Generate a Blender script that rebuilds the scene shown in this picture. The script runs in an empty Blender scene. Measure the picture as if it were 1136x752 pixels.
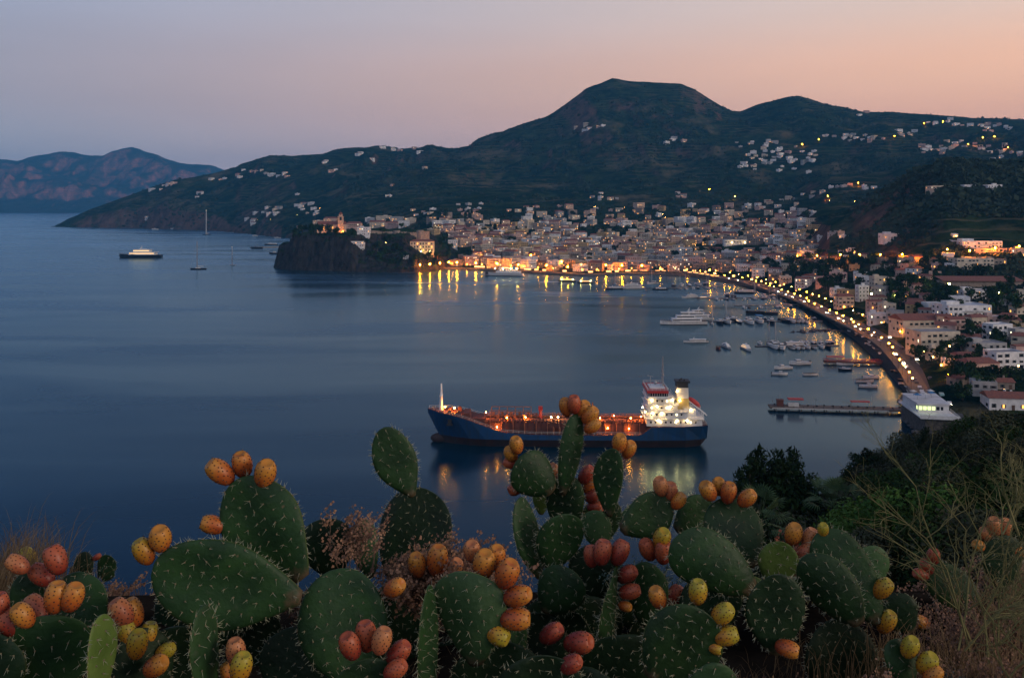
import bpy, math, random
import numpy as np
from mathutils import Vector, Matrix
R = math.radians
rnd = random.Random(7)
sc = bpy.context.scene
COL = sc.collection
F = 1000.0; U0 = 568.0; V0 = 226.0; CAMZ = 100.0     # lens geometry of the photograph (1136 px wide)

# ------------------------------------------------------------------ camera
cam_d = bpy.data.cameras.new('camera'); cam = bpy.data.objects.new('camera', cam_d); COL.objects.link(cam)
cam.location = (0, 0, CAMZ); cam.rotation_euler = (R(90), 0, 0)
cam_d.sensor_width = 36; cam_d.lens = 36*F/1136; cam_d.shift_y = -(376-V0)/1136
cam_d.clip_start = 0.05; cam_d.clip_end = 90000
cam_d.dof.use_dof = False
sc.camera = cam

# ------------------------------------------------------------------ world: dusk sky
SUN_EL, SUN_AZ = 14.0, 118.0      # weak after-glow from the right and behind (azimuth from +Y towards +X)
w = bpy.data.worlds.new('World'); sc.world = w; w.use_nodes = True
nt = w.node_tree; nt.nodes.clear(); N = nt.nodes; L = nt.links
out = N.new('ShaderNodeOutputWorld'); bg = N.new('ShaderNodeBackground'); L.new(bg.outputs[0], out.inputs[0])
tc = N.new('ShaderNodeTexCoord'); sep = N.new('ShaderNodeSeparateXYZ'); L.new(tc.outputs['Generated'], sep.inputs[0])
def wmath(op, a, b=None):
    n = N.new('ShaderNodeMath'); n.operation = op
    for i, s in enumerate((a, b)):
        if s is None: continue
        if isinstance(s, (int, float)): n.inputs[i].default_value = s
        else: L.new(s, n.inputs[i])
    return n.outputs[0]
az = wmath('ARCTAN2', sep.outputs[0], sep.outputs[1])          # -pi..pi, 0 = straight ahead
mr = N.new('ShaderNodeMapRange'); mr.interpolation_type = 'SMOOTHSTEP'
L.new(az, mr.inputs[0]); mr.inputs[1].default_value = R(-46); mr.inputs[2].default_value = R(44)
# beyond the glow the sky goes back to blue (behind the camera)
mr2 = N.new('ShaderNodeMapRange'); mr2.interpolation_type = 'SMOOTHSTEP'
L.new(az, mr2.inputs[0]); mr2.inputs[1].default_value = R(150); mr2.inputs[2].default_value = R(85)
fac = wmath('MULTIPLY', mr.outputs[0], mr2.outputs[0])
el = wmath('ARCSINE', sep.outputs[2])
eln = N.new('ShaderNodeMapRange'); L.new(el, eln.inputs[0]); eln.inputs[1].default_value = 0; eln.inputs[2].default_value = R(90)
def lin(c): return tuple(((x/255+0.055)/1.055)**2.4 if x > 10 else x/255/12.92 for x in c)+(1,)
def ramp(stops):
    r = N.new('ShaderNodeValToRGB'); cr = r.color_ramp; cr.interpolation = 'EASE'
    while len(cr.elements) > 1: cr.elements.remove(cr.elements[-1])
    for i, (p, c) in enumerate(stops):
        e = cr.elements[0] if i == 0 else cr.elements.new(p)
        e.position = p; e.color = lin(c)
    L.new(eln.outputs[0], r.inputs[0]); return r.outputs[0]
left = ramp([(0, (168,182,206)), (.035, (164,175,196)), (.075, (156,160,180)), (.14, (156,168,196)), (.19, (70,110,168)), (.26, (34,76,134)), (1, (26,56,108))])
right = ramp([(0, (262,190,152)), (.05, (264,196,160)), (.085, (268,206,168)), (.14, (246,216,198)), (.22, (180,170,184)), (.34, (70,94,134)), (1, (22,44,88))])
mix = N.new('ShaderNodeMixRGB'); L.new(fac, mix.inputs[0]); L.new(left, mix.inputs[1]); L.new(right, mix.inputs[2])
# faint uneven cirrus-like veil so the sky is not a perfect gradient
mp = N.new('ShaderNodeMapping'); mp.inputs['Scale'].default_value = (1.2, 1.2, 9); L.new(tc.outputs['Generated'], mp.inputs[0])
no = N.new('ShaderNodeTexNoise'); no.inputs['Scale'].default_value = 2.2; no.inputs['Detail'].default_value = 3; L.new(mp.outputs[0], no.inputs[0])
vr = N.new('ShaderNodeMapRange'); L.new(no.outputs[0], vr.inputs[0]); vr.inputs[1].default_value=.3; vr.inputs[2].default_value=.7; vr.inputs[3].default_value = .965; vr.inputs[4].default_value = 1.03
mul = N.new('ShaderNodeVectorMath'); mul.operation = 'SCALE'; 
# added fill: unseen sky behind the camera, brightened to lift the ambient light
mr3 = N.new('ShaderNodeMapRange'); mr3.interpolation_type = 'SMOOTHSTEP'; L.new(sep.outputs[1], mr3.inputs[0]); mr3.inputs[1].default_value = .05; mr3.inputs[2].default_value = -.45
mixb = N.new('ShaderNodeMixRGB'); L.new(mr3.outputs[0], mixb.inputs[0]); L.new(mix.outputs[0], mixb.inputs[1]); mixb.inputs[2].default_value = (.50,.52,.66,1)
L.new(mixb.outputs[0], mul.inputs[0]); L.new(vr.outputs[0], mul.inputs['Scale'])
sky = N.new('ShaderNodeTexSky'); sky.sky_type = 'NISHITA'; sky.sun_disc = False; sky.sun_elevation = R(1.0); sky.sun_rotation = R(SUN_AZ)
sks = N.new('ShaderNodeVectorMath'); sks.operation = 'SCALE'; L.new(sky.outputs[0], sks.inputs[0]); sks.inputs['Scale'].default_value = 0.02
add = N.new('ShaderNodeVectorMath'); add.operation = 'ADD'; L.new(mul.outputs[0], add.inputs[0]); L.new(sks.outputs[0], add.inputs[1])
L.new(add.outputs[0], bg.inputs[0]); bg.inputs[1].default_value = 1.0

# ------------------------------------------------------------------ sun (after-glow of the western sky)
sd = bpy.data.lights.new('sun', 'SUN'); sd.energy = 1.5; sd.angle = R(22); sd.color = (1, .80, .62)
so = bpy.data.objects.new('sun', sd); COL.objects.link(so)
d = Vector((math.sin(R(SUN_AZ))*math.cos(R(SUN_EL)), math.cos(R(SUN_AZ))*math.cos(R(SUN_EL)), math.sin(R(SUN_EL))))
so.rotation_euler = d.to_track_quat('Z', 'Y').to_euler()

sc.render.engine = 'CYCLES'
sc.cycles.use_denoising = True
sc.cycles.denoiser = 'OPENIMAGEDENOISE'
sc.cycles.use_light_tree = True
sc.cycles.max_bounces = 4; sc.cycles.diffuse_bounces = 2; sc.cycles.glossy_bounces = 2; sc.cycles.transmission_bounces = 2
sc.cycles.volume_bounces = 0; sc.cycles.transparent_max_bounces = 6
sc.cycles.sample_clamp_indirect = 4; sc.cycles.caustics_reflective = False; sc.cycles.caustics_refractive = False
sc.view_settings.view_transform = 'Standard'; sc.view_settings.look = 'None'
sc.view_settings.exposure = 0; sc.view_settings.gamma = 1; sc.view_settings.use_curve_mapping = False

# ------------------------------------------------------------------ helpers
def tag(o, label=None, cat=None, group=None, kind=None):
    if label: o['label'] = label
    if cat: o['category'] = cat
    if group: o['group'] = group
    if kind: o['kind'] = kind
    return o
def empty(name, loc=(0,0,0), rz=0, parent=None):
    o = bpy.data.objects.new(name, None); COL.objects.link(o); o.location = loc; o.rotation_euler = (0,0,rz)
    o.empty_display_size = .1
    if parent: o.parent = parent
    return o
def link(name, me, parent=None, loc=(0,0,0)):
    o = bpy.data.objects.new(name, me); COL.objects.link(o); o.location = loc
    if parent: o.parent = parent
    return o
KIDS = {}
def copy_tree(o, parent=None):
    c = o.copy(); COL.objects.link(c); c.parent = parent
    for ch in list(o.children): copy_tree(ch, c)
    return c
class MB:
    def __init__(s): s.v = []; s.f = []; s.m = []
    def add(s, vs, fs, m=0):
        b = len(s.v); s.v.extend(vs); s.f.extend([tuple(i+b for i in f) for f in fs]); s.m.extend([m]*len(fs)); return s
    def box(s, cx, cy, z0, sx, sy, h, a=0, m=0, taper=1.0):
        c, n = math.cos(a), math.sin(a); vs = []
        for z, t in ((z0, 1), (z0+h, taper)):
            for dx, dy in ((-1,-1),(1,-1),(1,1),(-1,1)):
                x, y = dx*sx/2*t, dy*sy/2*t; vs.append((cx+x*c-y*n, cy+x*n+y*c, z))
        return s.add(vs, [(3,2,1,0),(4,5,6,7),(0,1,5,4),(1,2,6,5),(2,3,7,6),(3,0,4,7)], m)
    def gable(s, cx, cy, z0, sx, sy, h, a=0, m=0, hip=0.0):
        c, n = math.cos(a), math.sin(a)
        pts = [(-sx/2,-sy/2,0),(sx/2,-sy/2,0),(sx/2,sy/2,0),(-sx/2,sy/2,0),(-sx/2*(1-hip),0,h),(sx/2*(1-hip),0,h)]
        vs = [(cx+x*c-y*n, cy+x*n+y*c, z0+z) for x, y, z in pts]
        return s.add(vs, [(3,2,1,0),(0,1,5,4),(2,3,4,5),(1,2,5),(3,0,4)], m)
    def tube(s, p0, p1, r0, r1=None, n=6, m=0, cap=True):
        r1 = r0 if r1 is None else r1
        p0, p1 = Vector(p0), Vector(p1); d = p1-p0
        if d.length < 1e-6: return s
        q = d.to_track_quat('Z', 'Y'); vs = []
        for p, r in ((p0, r0), (p1, r1)):
            for i in range(n):
                t = 2*math.pi*i/n; vs.append(tuple(p+q@Vector((r*math.cos(t), r*math.sin(t), 0))))
        fs = [(i, (i+1)%n, n+(i+1)%n, n+i) for i in range(n)]
        if cap: fs += [tuple(range(n-1,-1,-1)), tuple(range(n, 2*n))]
        return s.add(vs, fs, m)
    def path(s, pts, rs, n=5, m=0):
        for i in range(len(pts)-1): s.tube(pts[i], pts[i+1], rs[i], rs[i+1], n, m, cap=(i == len(pts)-2))
        return s
    def ball(s, c, r, nu=8, nv=5, m=0, sc3=(1,1,1)):
        vs = [(c[0], c[1], c[2]-r*sc3[2])]
        for j in range(1, nv):
            ph = -math.pi/2+math.pi*j/nv
            for i in range(nu):
                t = 2*math.pi*i/nu
                vs.append((c[0]+r*sc3[0]*math.cos(ph)*math.cos(t), c[1]+r*sc3[1]*math.cos(ph)*math.sin(t), c[2]+r*sc3[2]*math.sin(ph)))
        vs.append((c[0], c[1], c[2]+r*sc3[2])); fs = []
        for i in range(nu): fs.append((0, 1+(i+1)%nu, 1+i))
        for j in range(nv-2):
            for i in range(nu):
                a = 1+j*nu+i; b = 1+j*nu+(i+1)%nu; fs.append((a, b, b+nu, a+nu))
        t = len(vs)-1; o = 1+(nv-2)*nu
        for i in range(nu): fs.append((t, o+i, o+(i+1)%nu))
        return s.add(vs, fs, m)
    def loft(s, rings, m=0, cap=True):
        n = len(rings[0]); b = len(s.v); s.v.extend([tuple(p) for r in rings for p in r]); fs = []
        for j in range(len(rings)-1):
            for i in range(n):
                a = b+j*n+i; c = b+j*n+(i+1)%n; fs.append((a, c, c+n, a+n))
        if cap: fs += [tuple(b+i for i in range(n-1,-1,-1)), tuple(b+(len(rings)-1)*n+i for i in range(n))]
        s.f.extend(fs); s.m.extend([m]*len(fs)); return s
    def poly(s, pts, z0, z1, m=0):
        n = len(pts); vs = [(x,y,z0) for x,y in pts]+[(x,y,z1) for x,y in pts]
        return s.add(vs, [tuple(range(n-1,-1,-1)), tuple(range(n,2*n))]+[(i,(i+1)%n,n+(i+1)%n,n+i) for i in range(n)], m)
    def mesh(s, name, mats, smooth=False):
        me = bpy.data.meshes.new(name); me.from_pydata(s.v, [], s.f)
        if not isinstance(mats, (list, tuple)): mats = [mats]
        for x in mats: me.materials.append(x)
        if len(mats) > 1: me.polygons.foreach_set('material_index', s.m)
        if smooth: me.polygons.foreach_set('use_smooth', [True]*len(s.f))
        me.update(); return me
    def build(s, name, mats, parent=None, smooth=False, loc=(0,0,0)):
        return link(name, s.mesh(name, mats, smooth), parent, loc)
def np_mesh(name, verts, faces, mat, smooth=True):
    me = bpy.data.meshes.new(name); nv, nf, k = len(verts), len(faces), faces.shape[1]
    me.vertices.add(nv); me.vertices.foreach_set('co', np.asarray(verts, np.float32).ravel())
    me.loops.add(nf*k); me.loops.foreach_set('vertex_index', faces.astype(np.int32).ravel())
    me.polygons.add(nf); me.polygons.foreach_set('loop_start', np.arange(0, nf*k, k, dtype=np.int32))
    me.polygons.foreach_set('use_smooth', np.full(nf, smooth, bool))
    me.materials.append(mat); me.update(calc_edges=True); me.validate(); return me

# ---- materials
def principled(name, color, rough=.8, noise=None, c2=None, scale=5, bump=0, bscale=None, metal=0, spec=None, emit=None, estr=0, detail=4, stretch=None, obj_rand=0):
    m = bpy.data.materials.new(name); m.use_nodes = True; n = m.node_tree.nodes; l = m.node_tree.links; b = n['Principled BSDF']
    b.inputs['Base Color'].default_value = (*color, 1); b.inputs['Roughness'].default_value = rough; b.inputs['Metallic'].default_value = metal
    if spec is not None: b.inputs['Specular IOR Level'].default_value = spec
    if emit: b.inputs['Emission Color'].default_value = (*emit, 1); b.inputs['Emission Strength'].default_value = estr
    tcn = n.new('ShaderNodeTexCoord'); co = tcn.outputs['Object']
    if stretch:
        mp = n.new('ShaderNodeMapping'); mp.inputs['Scale'].default_value = stretch; l.new(co, mp.inputs[0]); co = mp.outputs[0]
    col = None
    if c2 is not None:
        t = n.new('ShaderNodeTexNoise'); t.inputs['Scale'].default_value = scale; t.inputs['Detail'].default_value = detail; l.new(co, t.inputs[0])
        r = n.new('ShaderNodeValToRGB'); r.color_ramp.elements[0].position = .36; r.color_ramp.elements[1].position = .64
        r.color_ramp.elements[0].color = (*color, 1); r.color_ramp.elements[1].color = (*c2, 1)
        l.new(t.outputs[0], r.inputs[0]); col = r.outputs[0]
    if obj_rand:
        oi = n.new('ShaderNodeObjectInfo'); mrn = n.new('ShaderNodeMapRange'); l.new(oi.outputs['Random'], mrn.inputs[0])
        mrn.inputs[3].default_value = 1-obj_rand; mrn.inputs[4].default_value = 1+obj_rand
        vm = n.new('ShaderNodeVectorMath'); vm.operation = 'SCALE'; l.new(mrn.outputs[0], vm.inputs['Scale'])
        if col: l.new(col, vm.inputs[0])
        else: vm.inputs[0].default_value = color
        col = vm.outputs[0]
    if col: l.new(col, b.inputs['Base Color'])
    if bump:
        t2 = n.new('ShaderNodeTexNoise'); t2.inputs['Scale'].default_value = bscale or scale*3; t2.inputs['Detail'].default_value = 4; l.new(co, t2.inputs[0])
        bn = n.new('ShaderNodeBump'); bn.inputs['Strength'].default_value = min(1, bump); bn.inputs['Distance'].default_value = .3/(bscale or scale*3)
        l.new(t2.outputs[0], bn.inputs['Height']); l.new(bn.outputs[0], b.inputs['Normal'])
    return m
def emission(name, color, strength):
    m = bpy.data.materials.new(name); m.use_nodes = True; n = m.node_tree.nodes; l = m.node_tree.links; n.clear()
    o = n.new('ShaderNodeOutputMaterial'); e = n.new('ShaderNodeEmission'); e.inputs[0].default_value = (*color, 1); e.inputs[1].default_value = strength
    l.new(e.outputs[0], o.inputs[0]); return m

# ---- value noise in numpy (terrain relief)
_rs = np.random.RandomState(11); _tab = _rs.rand(256, 256)
def vnoise(x, y):
    xi = np.floor(x).astype(int); yi = np.floor(y).astype(int); fx = x-xi; fy = y-yi
    fx = fx*fx*(3-2*fx); fy = fy*fy*(3-2*fy)
    g = lambda a, b: _tab[a & 255, b & 255]
    return (g(xi,yi)*(1-fx)+g(xi+1,yi)*fx)*(1-fy)+(g(xi,yi+1)*(1-fx)+g(xi+1,yi+1)*fx)*fy
def fbm(x, y, o=5, ridged=False):
    s = 0; a = 1; t = 0
    for i in range(o):
        n = vnoise(x+i*37.2, y+i*11.7)
        if ridged: n = 1-abs(2*n-1)
        s = s+a*n; t += a; a *= .5; x = x*2.03; y = y*2.03
    return s/t

# ------------------------------------------------------------------ terrain heights
RIDGE = [(55,252.5),(62,251.5),(75,243),(100,232),(130,222),(160,211),(185,203),(200,199),(230,193),(250,188),(262,185),(268,181),(285,176),(300,172),(325,173),(345,171),(360,170),(370,166),(395,163),(425,161),(440,164),(460,164),(480,160),(495,164),(510,164),(520,161),(527,155),(540,148),(560,143),(580,137),(600,130),(615,122),(640,105),(650,97),(660,92),(680,86),(700,89),(720,90),(740,91),(755,92),(770,98),(785,108),(800,117),(812,122),(822,122),(835,117),(850,112),(870,108),(885,106),(900,110),(915,115),(940,120),(960,124),(1000,124),(1050,128),(1100,131),(1136,132),(1330,140)]
RU = np.array([p[0] for p in RIDGE], float); RV = np.array([p[1] for p in RIDGE], float)
SHORE = [(62,252),(150,253),(240,256),(300,262),(345,267),(375,272),(400,282),(440,295),(460,301),(480,299),(500,298.5),(560,301),(600,303.5),(650,306),(700,304.5),(740,305),(770,307),(800,312),(830,318),(860,326),(880,333),(905,345),(915,352),(930,363),(950,378),(975,402),(1000,430),(1015,450),(1022,461),(1330,461)]
SU = np.array([p[0] for p in SHORE], float); SV = np.array([p[1] for p in SHORE], float)
# stations: u, then five (depth, image row) knots between the shore and the skyline, and the skyline's depth
ST = [
 (62,[(3870,251.5),(3900,251.3),(3930,251.2),(3960,251.2),(3980,251)],4000),
 (80,[(3830,248),(3870,245),(3930,243),(3980,242),(4050,241.5)],4150),
 (100,[(3800,244),(3850,239),(3950,235.5),(4050,234),(4150,233)],4300),
 (150,[(3700,238),(3780,228),(3900,222),(4050,218),(4150,216)],4300),
 (200,[(3500,237),(3600,226),(3800,213),(3950,206),(4100,202)],4300),
 (260,[(3300,243),(3450,232),(3600,218),(3750,205),(3900,195)],4200),
 (310,[(2800,250),(3000,235),(3300,222),(3500,205),(3800,190)],4200),
 (345,[(2600,250),(2800,238),(3100,225),(3400,205),(3700,188)],4200),
 (400,[(2000,262),(2300,245),(2700,228),(3100,208),(3500,185)],4200),
 (480,[(1550,285),(1800,262),(2200,234),(2600,220),(3100,192)],4000),
 (560,[(1500,287),(1800,262),(2300,229),(2600,213),(3100,183)],3800),
 (680,[(1500,287),(1800,262),(2300,229),(2600,210),(3000,172)],3700),
 (800,[(1400,290),(1750,262),(2300,228),(2600,205),(3000,162)],3700),
 (880,[(1150,300),(1500,272),(2000,240),(2400,210),(2900,165)],3600),
 (920,[(900,320),(1100,295),(1350,250),(1900,233),(2600,175)],3600),
 (945,[(850,328),(1050,298),(1350,236),(1850,234),(2550,178)],3600),
 (965,[(800,335),(1000,300),(1350,216),(1800,235),(2500,180)],3600),
 (985,[(720,348),(950,303),(1320,204),(1800,230),(2450,180)],3600),
 (1010,[(650,360),(900,305),(1300,189),(1750,225),(2400,180)],3600),
 (1050,[(500,400),(850,305),(1250,174),(1700,220),(2300,178)],3600),
 (1136,[(500,398),(850,303),(1200,176),(1700,215),(2300,175)],3600),
 (1330,[(500,398),(850,300),(1200,168),(1700,215),(2300,170)],3600)]
NS_U = [-400,0,300,560,780,860,900,950,1015,1040,1136,1400]
NS_S = [.62,.62,.62,.62,.60,.42,.36,.30,.246,.232,.21,.2]
def near_z(x, y):
    u = U0+F*x/np.maximum(y, 1.5)
    s = np.interp(u, NS_U, NS_S)
    kn = 4.4
    z = 98.32-.05*np.clip(y, -30, kn)-s*np.maximum(y-kn, 0)-np.clip((u-800)/90, 0, 1)*6.5*(1-np.exp(-np.maximum(y-kn, 0)/26))
    z = z+.10*(fbm(x*.9+50, y*.9+50, 3)-.5)*np.clip(y/3, 0, 1)+np.clip((y-8)/60, 0, 1)*5*(fbm(x*.04+9, y*.04+3, 3)-.5)
    return z
# polar grid
NU = 520; us = np.linspace(-60, 1330, NU)
ys = np.concatenate([np.exp(np.linspace(math.log(9.0), math.log(6500), 560))])
NY = len(ys)
stu = np.array([s[0] for s in ST], float)
kY = np.array([[k[0] for k in s[1]] for s in ST], float); kV = np.array([[k[1] for k in s[1]] for s in ST], float); kR = np.array([s[2] for s in ST], float)
ZG = np.zeros((NU, NY))
for i, u in enumerate(us):
    x = (u-U0)/F*ys
    near = near_z(x, ys)
    if u < 56: far = np.full(NY, -4.0)
    else:
        sv = np.interp(u, SU, SV); z0 = np.interp(u, [1015, 1040], [0.0, 6.0]); Ys = (CAMZ-z0)/(sv-V0)*F
        Yk = [Ys, Ys+6]; Zk = [z0, z0+(2.2 if u > 430 else 8)]
        if u < 62: Zk[1] = 1
        for j in range(5):
            Y = np.interp(u, stu, kY[:, j]); V = np.interp(u, stu, kV[:, j]); 
            Y = max(Y, Yk[-1]+20); Yk.append(Y); Zk.append(CAMZ-(V-V0)*Y/F)
        YR = np.interp(u, stu, kR); VR = np.interp(u, RU, RV); Yk.append(YR); Zk.append(CAMZ-(VR-V0)*YR/F)
        Yk += [YR+500, YR+1600, 6600]; Zk += [Zk[-1]-90, Zk[-1]-330, -30]
        far = np.interp(ys, Yk, Zk)
        k = np.array([1,2,3,2,1.])/9; sm = np.convolve(np.pad(far, 2, mode='edge'), k, 'valid')
        wgt = np.clip((ys-Ys-60)/80, 0, 1)*np.clip(abs(ys-YR)/60, .25, 1); far = far*(1-wgt)+sm*wgt
        # relief
        d1 = np.clip((ys-Ys-20)/500, 0, 1); nearR = 1-.86*np.exp(-((ys-YR)/200)**2)
        if u > 890: 
            YC = np.interp(u, stu, kY[:,2]); nearR = nearR*(1-.75*np.exp(-((ys-YC)/110)**2))
        amp = 46*np.clip((far-20)/180, 0, 1)
        n1 = fbm(x/420+3, ys/420+8, 5, True)-.62; n2 = fbm(x/95, ys/95, 4)-.5; n3 = fbm(x/150+20+fbm(x/300,ys/300,2), ys/420+3, 5, True)-.6
        far = far+nearR*d1*(amp*1.6*n1+14*np.clip((far-10)/120,0,1)*n2+np.clip((far-50)/150,0,1)*62*n3)
        cl = np.clip((ys-Ys)/40, 0, 1)*np.clip(1-(ys-Ys)/500, 0, 1)*(u < 345)
        far = far+cl*(26*(fbm(x/60+5, ys/200, 4, True)-.6))
        if u < 62: far = far*.6-1
        far = np.where(ys < Ys, -4.0, far)
    if u < 1015: z = np.where(ys < 560, np.maximum(np.maximum(near, -4), far if u > 56 else -4), far)
    else:
        # near hillside hands over to the coastal plain
        t = np.clip((ys-330)/90, 0, 1); z = near*(1-t)+np.maximum(far, 0)*t
        z = np.where(ys < 330, np.maximum(near, 3), np.maximum(z, 3.0 if u > 1035 else 1))
    ZG[i] = z
LY = np.log(ys)
def ground(x, y):
    """height of the ground at world x, y"""
    if y < 10: return float(near_z(np.array([x], float), np.array([y], float))[0])
    u = U0+F*x/y; fi = (u-us[0])/(us[1]-us[0]); fj = (math.log(y)-LY[0])/(LY[1]-LY[0])
    i = int(min(max(fi, 0), NU-2)); j = int(min(max(fj, 0), NY-2)); a = min(max(fi-i,0),1); b = min(max(fj-j,0),1)
    return float((ZG[i,j]*(1-a)+ZG[i+1,j]*a)*(1-b)+(ZG[i,j+1]*(1-a)+ZG[i+1,j+1]*a)*b)
def hit(u, v, ymin=300, ymax=5500):
    """first ground point met by the photograph's line of sight u, v"""
    i = int(min(max(round((u-us[0])/(us[1]-us[0])), 0), NU-1))
    zz = ZG[i]; ray = CAMZ-(v-V0)/F*ys
    ok = np.where((ys >= ymin) & (ys <= ymax) & (zz >= ray))[0]
    if len(ok) == 0: return None
    j = ok[0]
    if j > 0 and ys[j-1] >= ymin:
        a = (ray[j-1]-zz[j-1]); b = (zz[j]-ray[j]); t = a/(a+b) if a+b > 0 else 1; y = ys[j-1]+(ys[j]-ys[j-1])*t
    else: y = ys[j]
    x = (u-U0)/F*y
    return (x, float(y), ground(x, y))
def sea(u, v, z=0.0):
    y = (CAMZ-z)/(v-V0)*F
    return ((u-U0)/F*y, y, z)
def at(u, v, Y): return Vector(((u-U0)/F*Y, Y, CAMZ-(v-V0)/F*Y))

# ---- ground sheet
def terrain_material(name, base, base2, rock, rock2, dry, far_scale=1.0):
    m = bpy.data.materials.new(name); m.use_nodes = True; n = m.node_tree.nodes; l = m.node_tree.links; b = n['Principled BSDF']
    b.inputs['Roughness'].default_value = .95; b.inputs['Specular IOR Level'].default_value = 0
    g = n.new('ShaderNodeNewGeometry'); t = n.new('ShaderNodeTexCoord'); co = t.outputs['Object']
    def noise(sc_, det=6, mapping=None):
        q = n.new('ShaderNodeTexNoise'); q.inputs['Scale'].default_value = sc_; q.inputs['Detail'].default_value = det; q.inputs['Roughness'].default_value = .62
        if mapping:
            mp = n.new('ShaderNodeMapping'); mp.inputs['Scale'].default_value = mapping; l.new(co, mp.inputs[0]); l.new(mp.outputs[0], q.inputs[0])
        else: l.new(co, q.inputs[0])
        return q.outputs[0]
    def rmp(src, a, b_, ca=None, cb=None):
        r = n.new('ShaderNodeMapRange'); l.new(src, r.inputs[0]); r.inputs[1].default_value = a; r.inputs[2].default_value = b_; return r.outputs[0]
    def mixc(f, a, b_):
        x = n.new('ShaderNodeMixRGB')
        for i, s in ((1, a), (2, b_)):
            if isinstance(s, tuple): x.inputs[i].default_value = (*s, 1)
            else: l.new(s, x.inputs[i])
        if isinstance(f, float): x.inputs[0].default_value = f
        else: l.new(f, x.inputs[0])
        return x.outputs[0]
    s = far_scale
    veg = mixc(rmp(noise(.02*s), .4, .62), base, base2)
    veg = mixc(rmp(noise(.006*s, 5), .55, .68), veg, dry)
    rk = mixc(rmp(noise(.03*s, 6, (1,1,.4)), .35, .65), rock, rock2)
    sp = n.new('ShaderNodeSeparateXYZ'); l.new(g.outputs['Normal'], sp.inputs[0])
    ad = n.new('ShaderNodeMath'); ad.operation = 'ADD'; l.new(sp.outputs[2], ad.inputs[0])
    nn = n.new('ShaderNodeMath'); nn.operation = 'MULTIPLY'; l.new(noise(.012*s, 5), nn.inputs[0]); nn.inputs[1].default_value = .5; l.new(nn.outputs[0], ad.inputs[1])
    col = mixc(rmp(ad.outputs[0], 1.10, .98), veg, rk)
    # terraced fields: pale contour lines where the slopes were once farmed
    zs = n.new('ShaderNodeSeparateXYZ'); l.new(co, zs.inputs[0]); za = n.new('ShaderNodeMath'); za.operation = 'MULTIPLY_ADD'; l.new(noise(.010*s, 3), za.inputs[0]); za.inputs[1].default_value = 26; l.new(zs.outputs[2], za.inputs[2])
    zf = n.new('ShaderNodeMath'); zf.operation = 'MULTIPLY'; l.new(za.outputs[0], zf.inputs[0]); zf.inputs[1].default_value = .085*s; fr_n = n.new('ShaderNodeMath'); fr_n.operation = 'FRACT'; l.new(zf.outputs[0], fr_n.inputs[0])
    ln_ = rmp(fr_n.outputs[0], .24, .12); mk = rmp(noise(.0035*s, 4), .50, .60); mm_ = n.new('ShaderNodeMath'); mm_.operation = 'MULTIPLY'; l.new(ln_, mm_.inputs[0]); l.new(mk, mm_.inputs[1]); m2_ = n.new('ShaderNodeMath'); m2_.operation = 'MULTIPLY'; l.new(mm_.outputs[0], m2_.inputs[0]); m2_.inputs[1].default_value = .75
    col = mixc(m2_.outputs[0], col, dry)
    l.new(col, b.inputs['Base Color'])
    bn = n.new('ShaderNodeBump'); bn.inputs['Strength'].default_value = 1; bn.inputs['Distance'].default_value = 12/s
    l.new(noise(.06*s, 6), bn.inputs['Height']); l.new(bn.outputs[0], b.inputs['Normal'])
    return m
M = {}
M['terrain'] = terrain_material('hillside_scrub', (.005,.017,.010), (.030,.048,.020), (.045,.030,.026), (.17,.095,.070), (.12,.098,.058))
UU, YY = np.meshgrid(us, ys, indexing='ij'); XX = (UU-U0)/F*YY
vv = np.stack([XX, YY, ZG], -1).reshape(-1, 3)
idx = np.arange(NU*NY).reshape(NU, NY)
fc = np.stack([idx[:-1,:-1], idx[1:,:-1], idx[1:,1:], idx[:-1,1:]], -1).reshape(-1, 4)
zf = vv[fc][:,:,2].max(1); fc = fc[zf > -3.9]
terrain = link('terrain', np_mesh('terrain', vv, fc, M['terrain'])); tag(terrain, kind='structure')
# near ground
M['soil'] = principled('dry_soil', (.010,.008,.006), .95, c2=(.032,.024,.016), scale=3, bump=.8, bscale=18, spec=0)
gx = np.linspace(-16, 22, 150); gy = np.linspace(-8, 9.4, 110); GX, GY = np.meshgrid(gx, gy, indexing='ij')
gz = near_z(GX, GY)+.004
vv2 = np.stack([GX, GY, gz], -1).reshape(-1,3); id2 = np.arange(150*110).reshape(150,110)
fc2 = np.stack([id2[:-1,:-1], id2[1:,:-1], id2[1:,1:], id2[:-1,1:]], -1).reshape(-1,4)
tag(link('clifftop_ground', np_mesh('clifftop_ground', vv2, fc2, M['soil'])), kind='structure')

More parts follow.
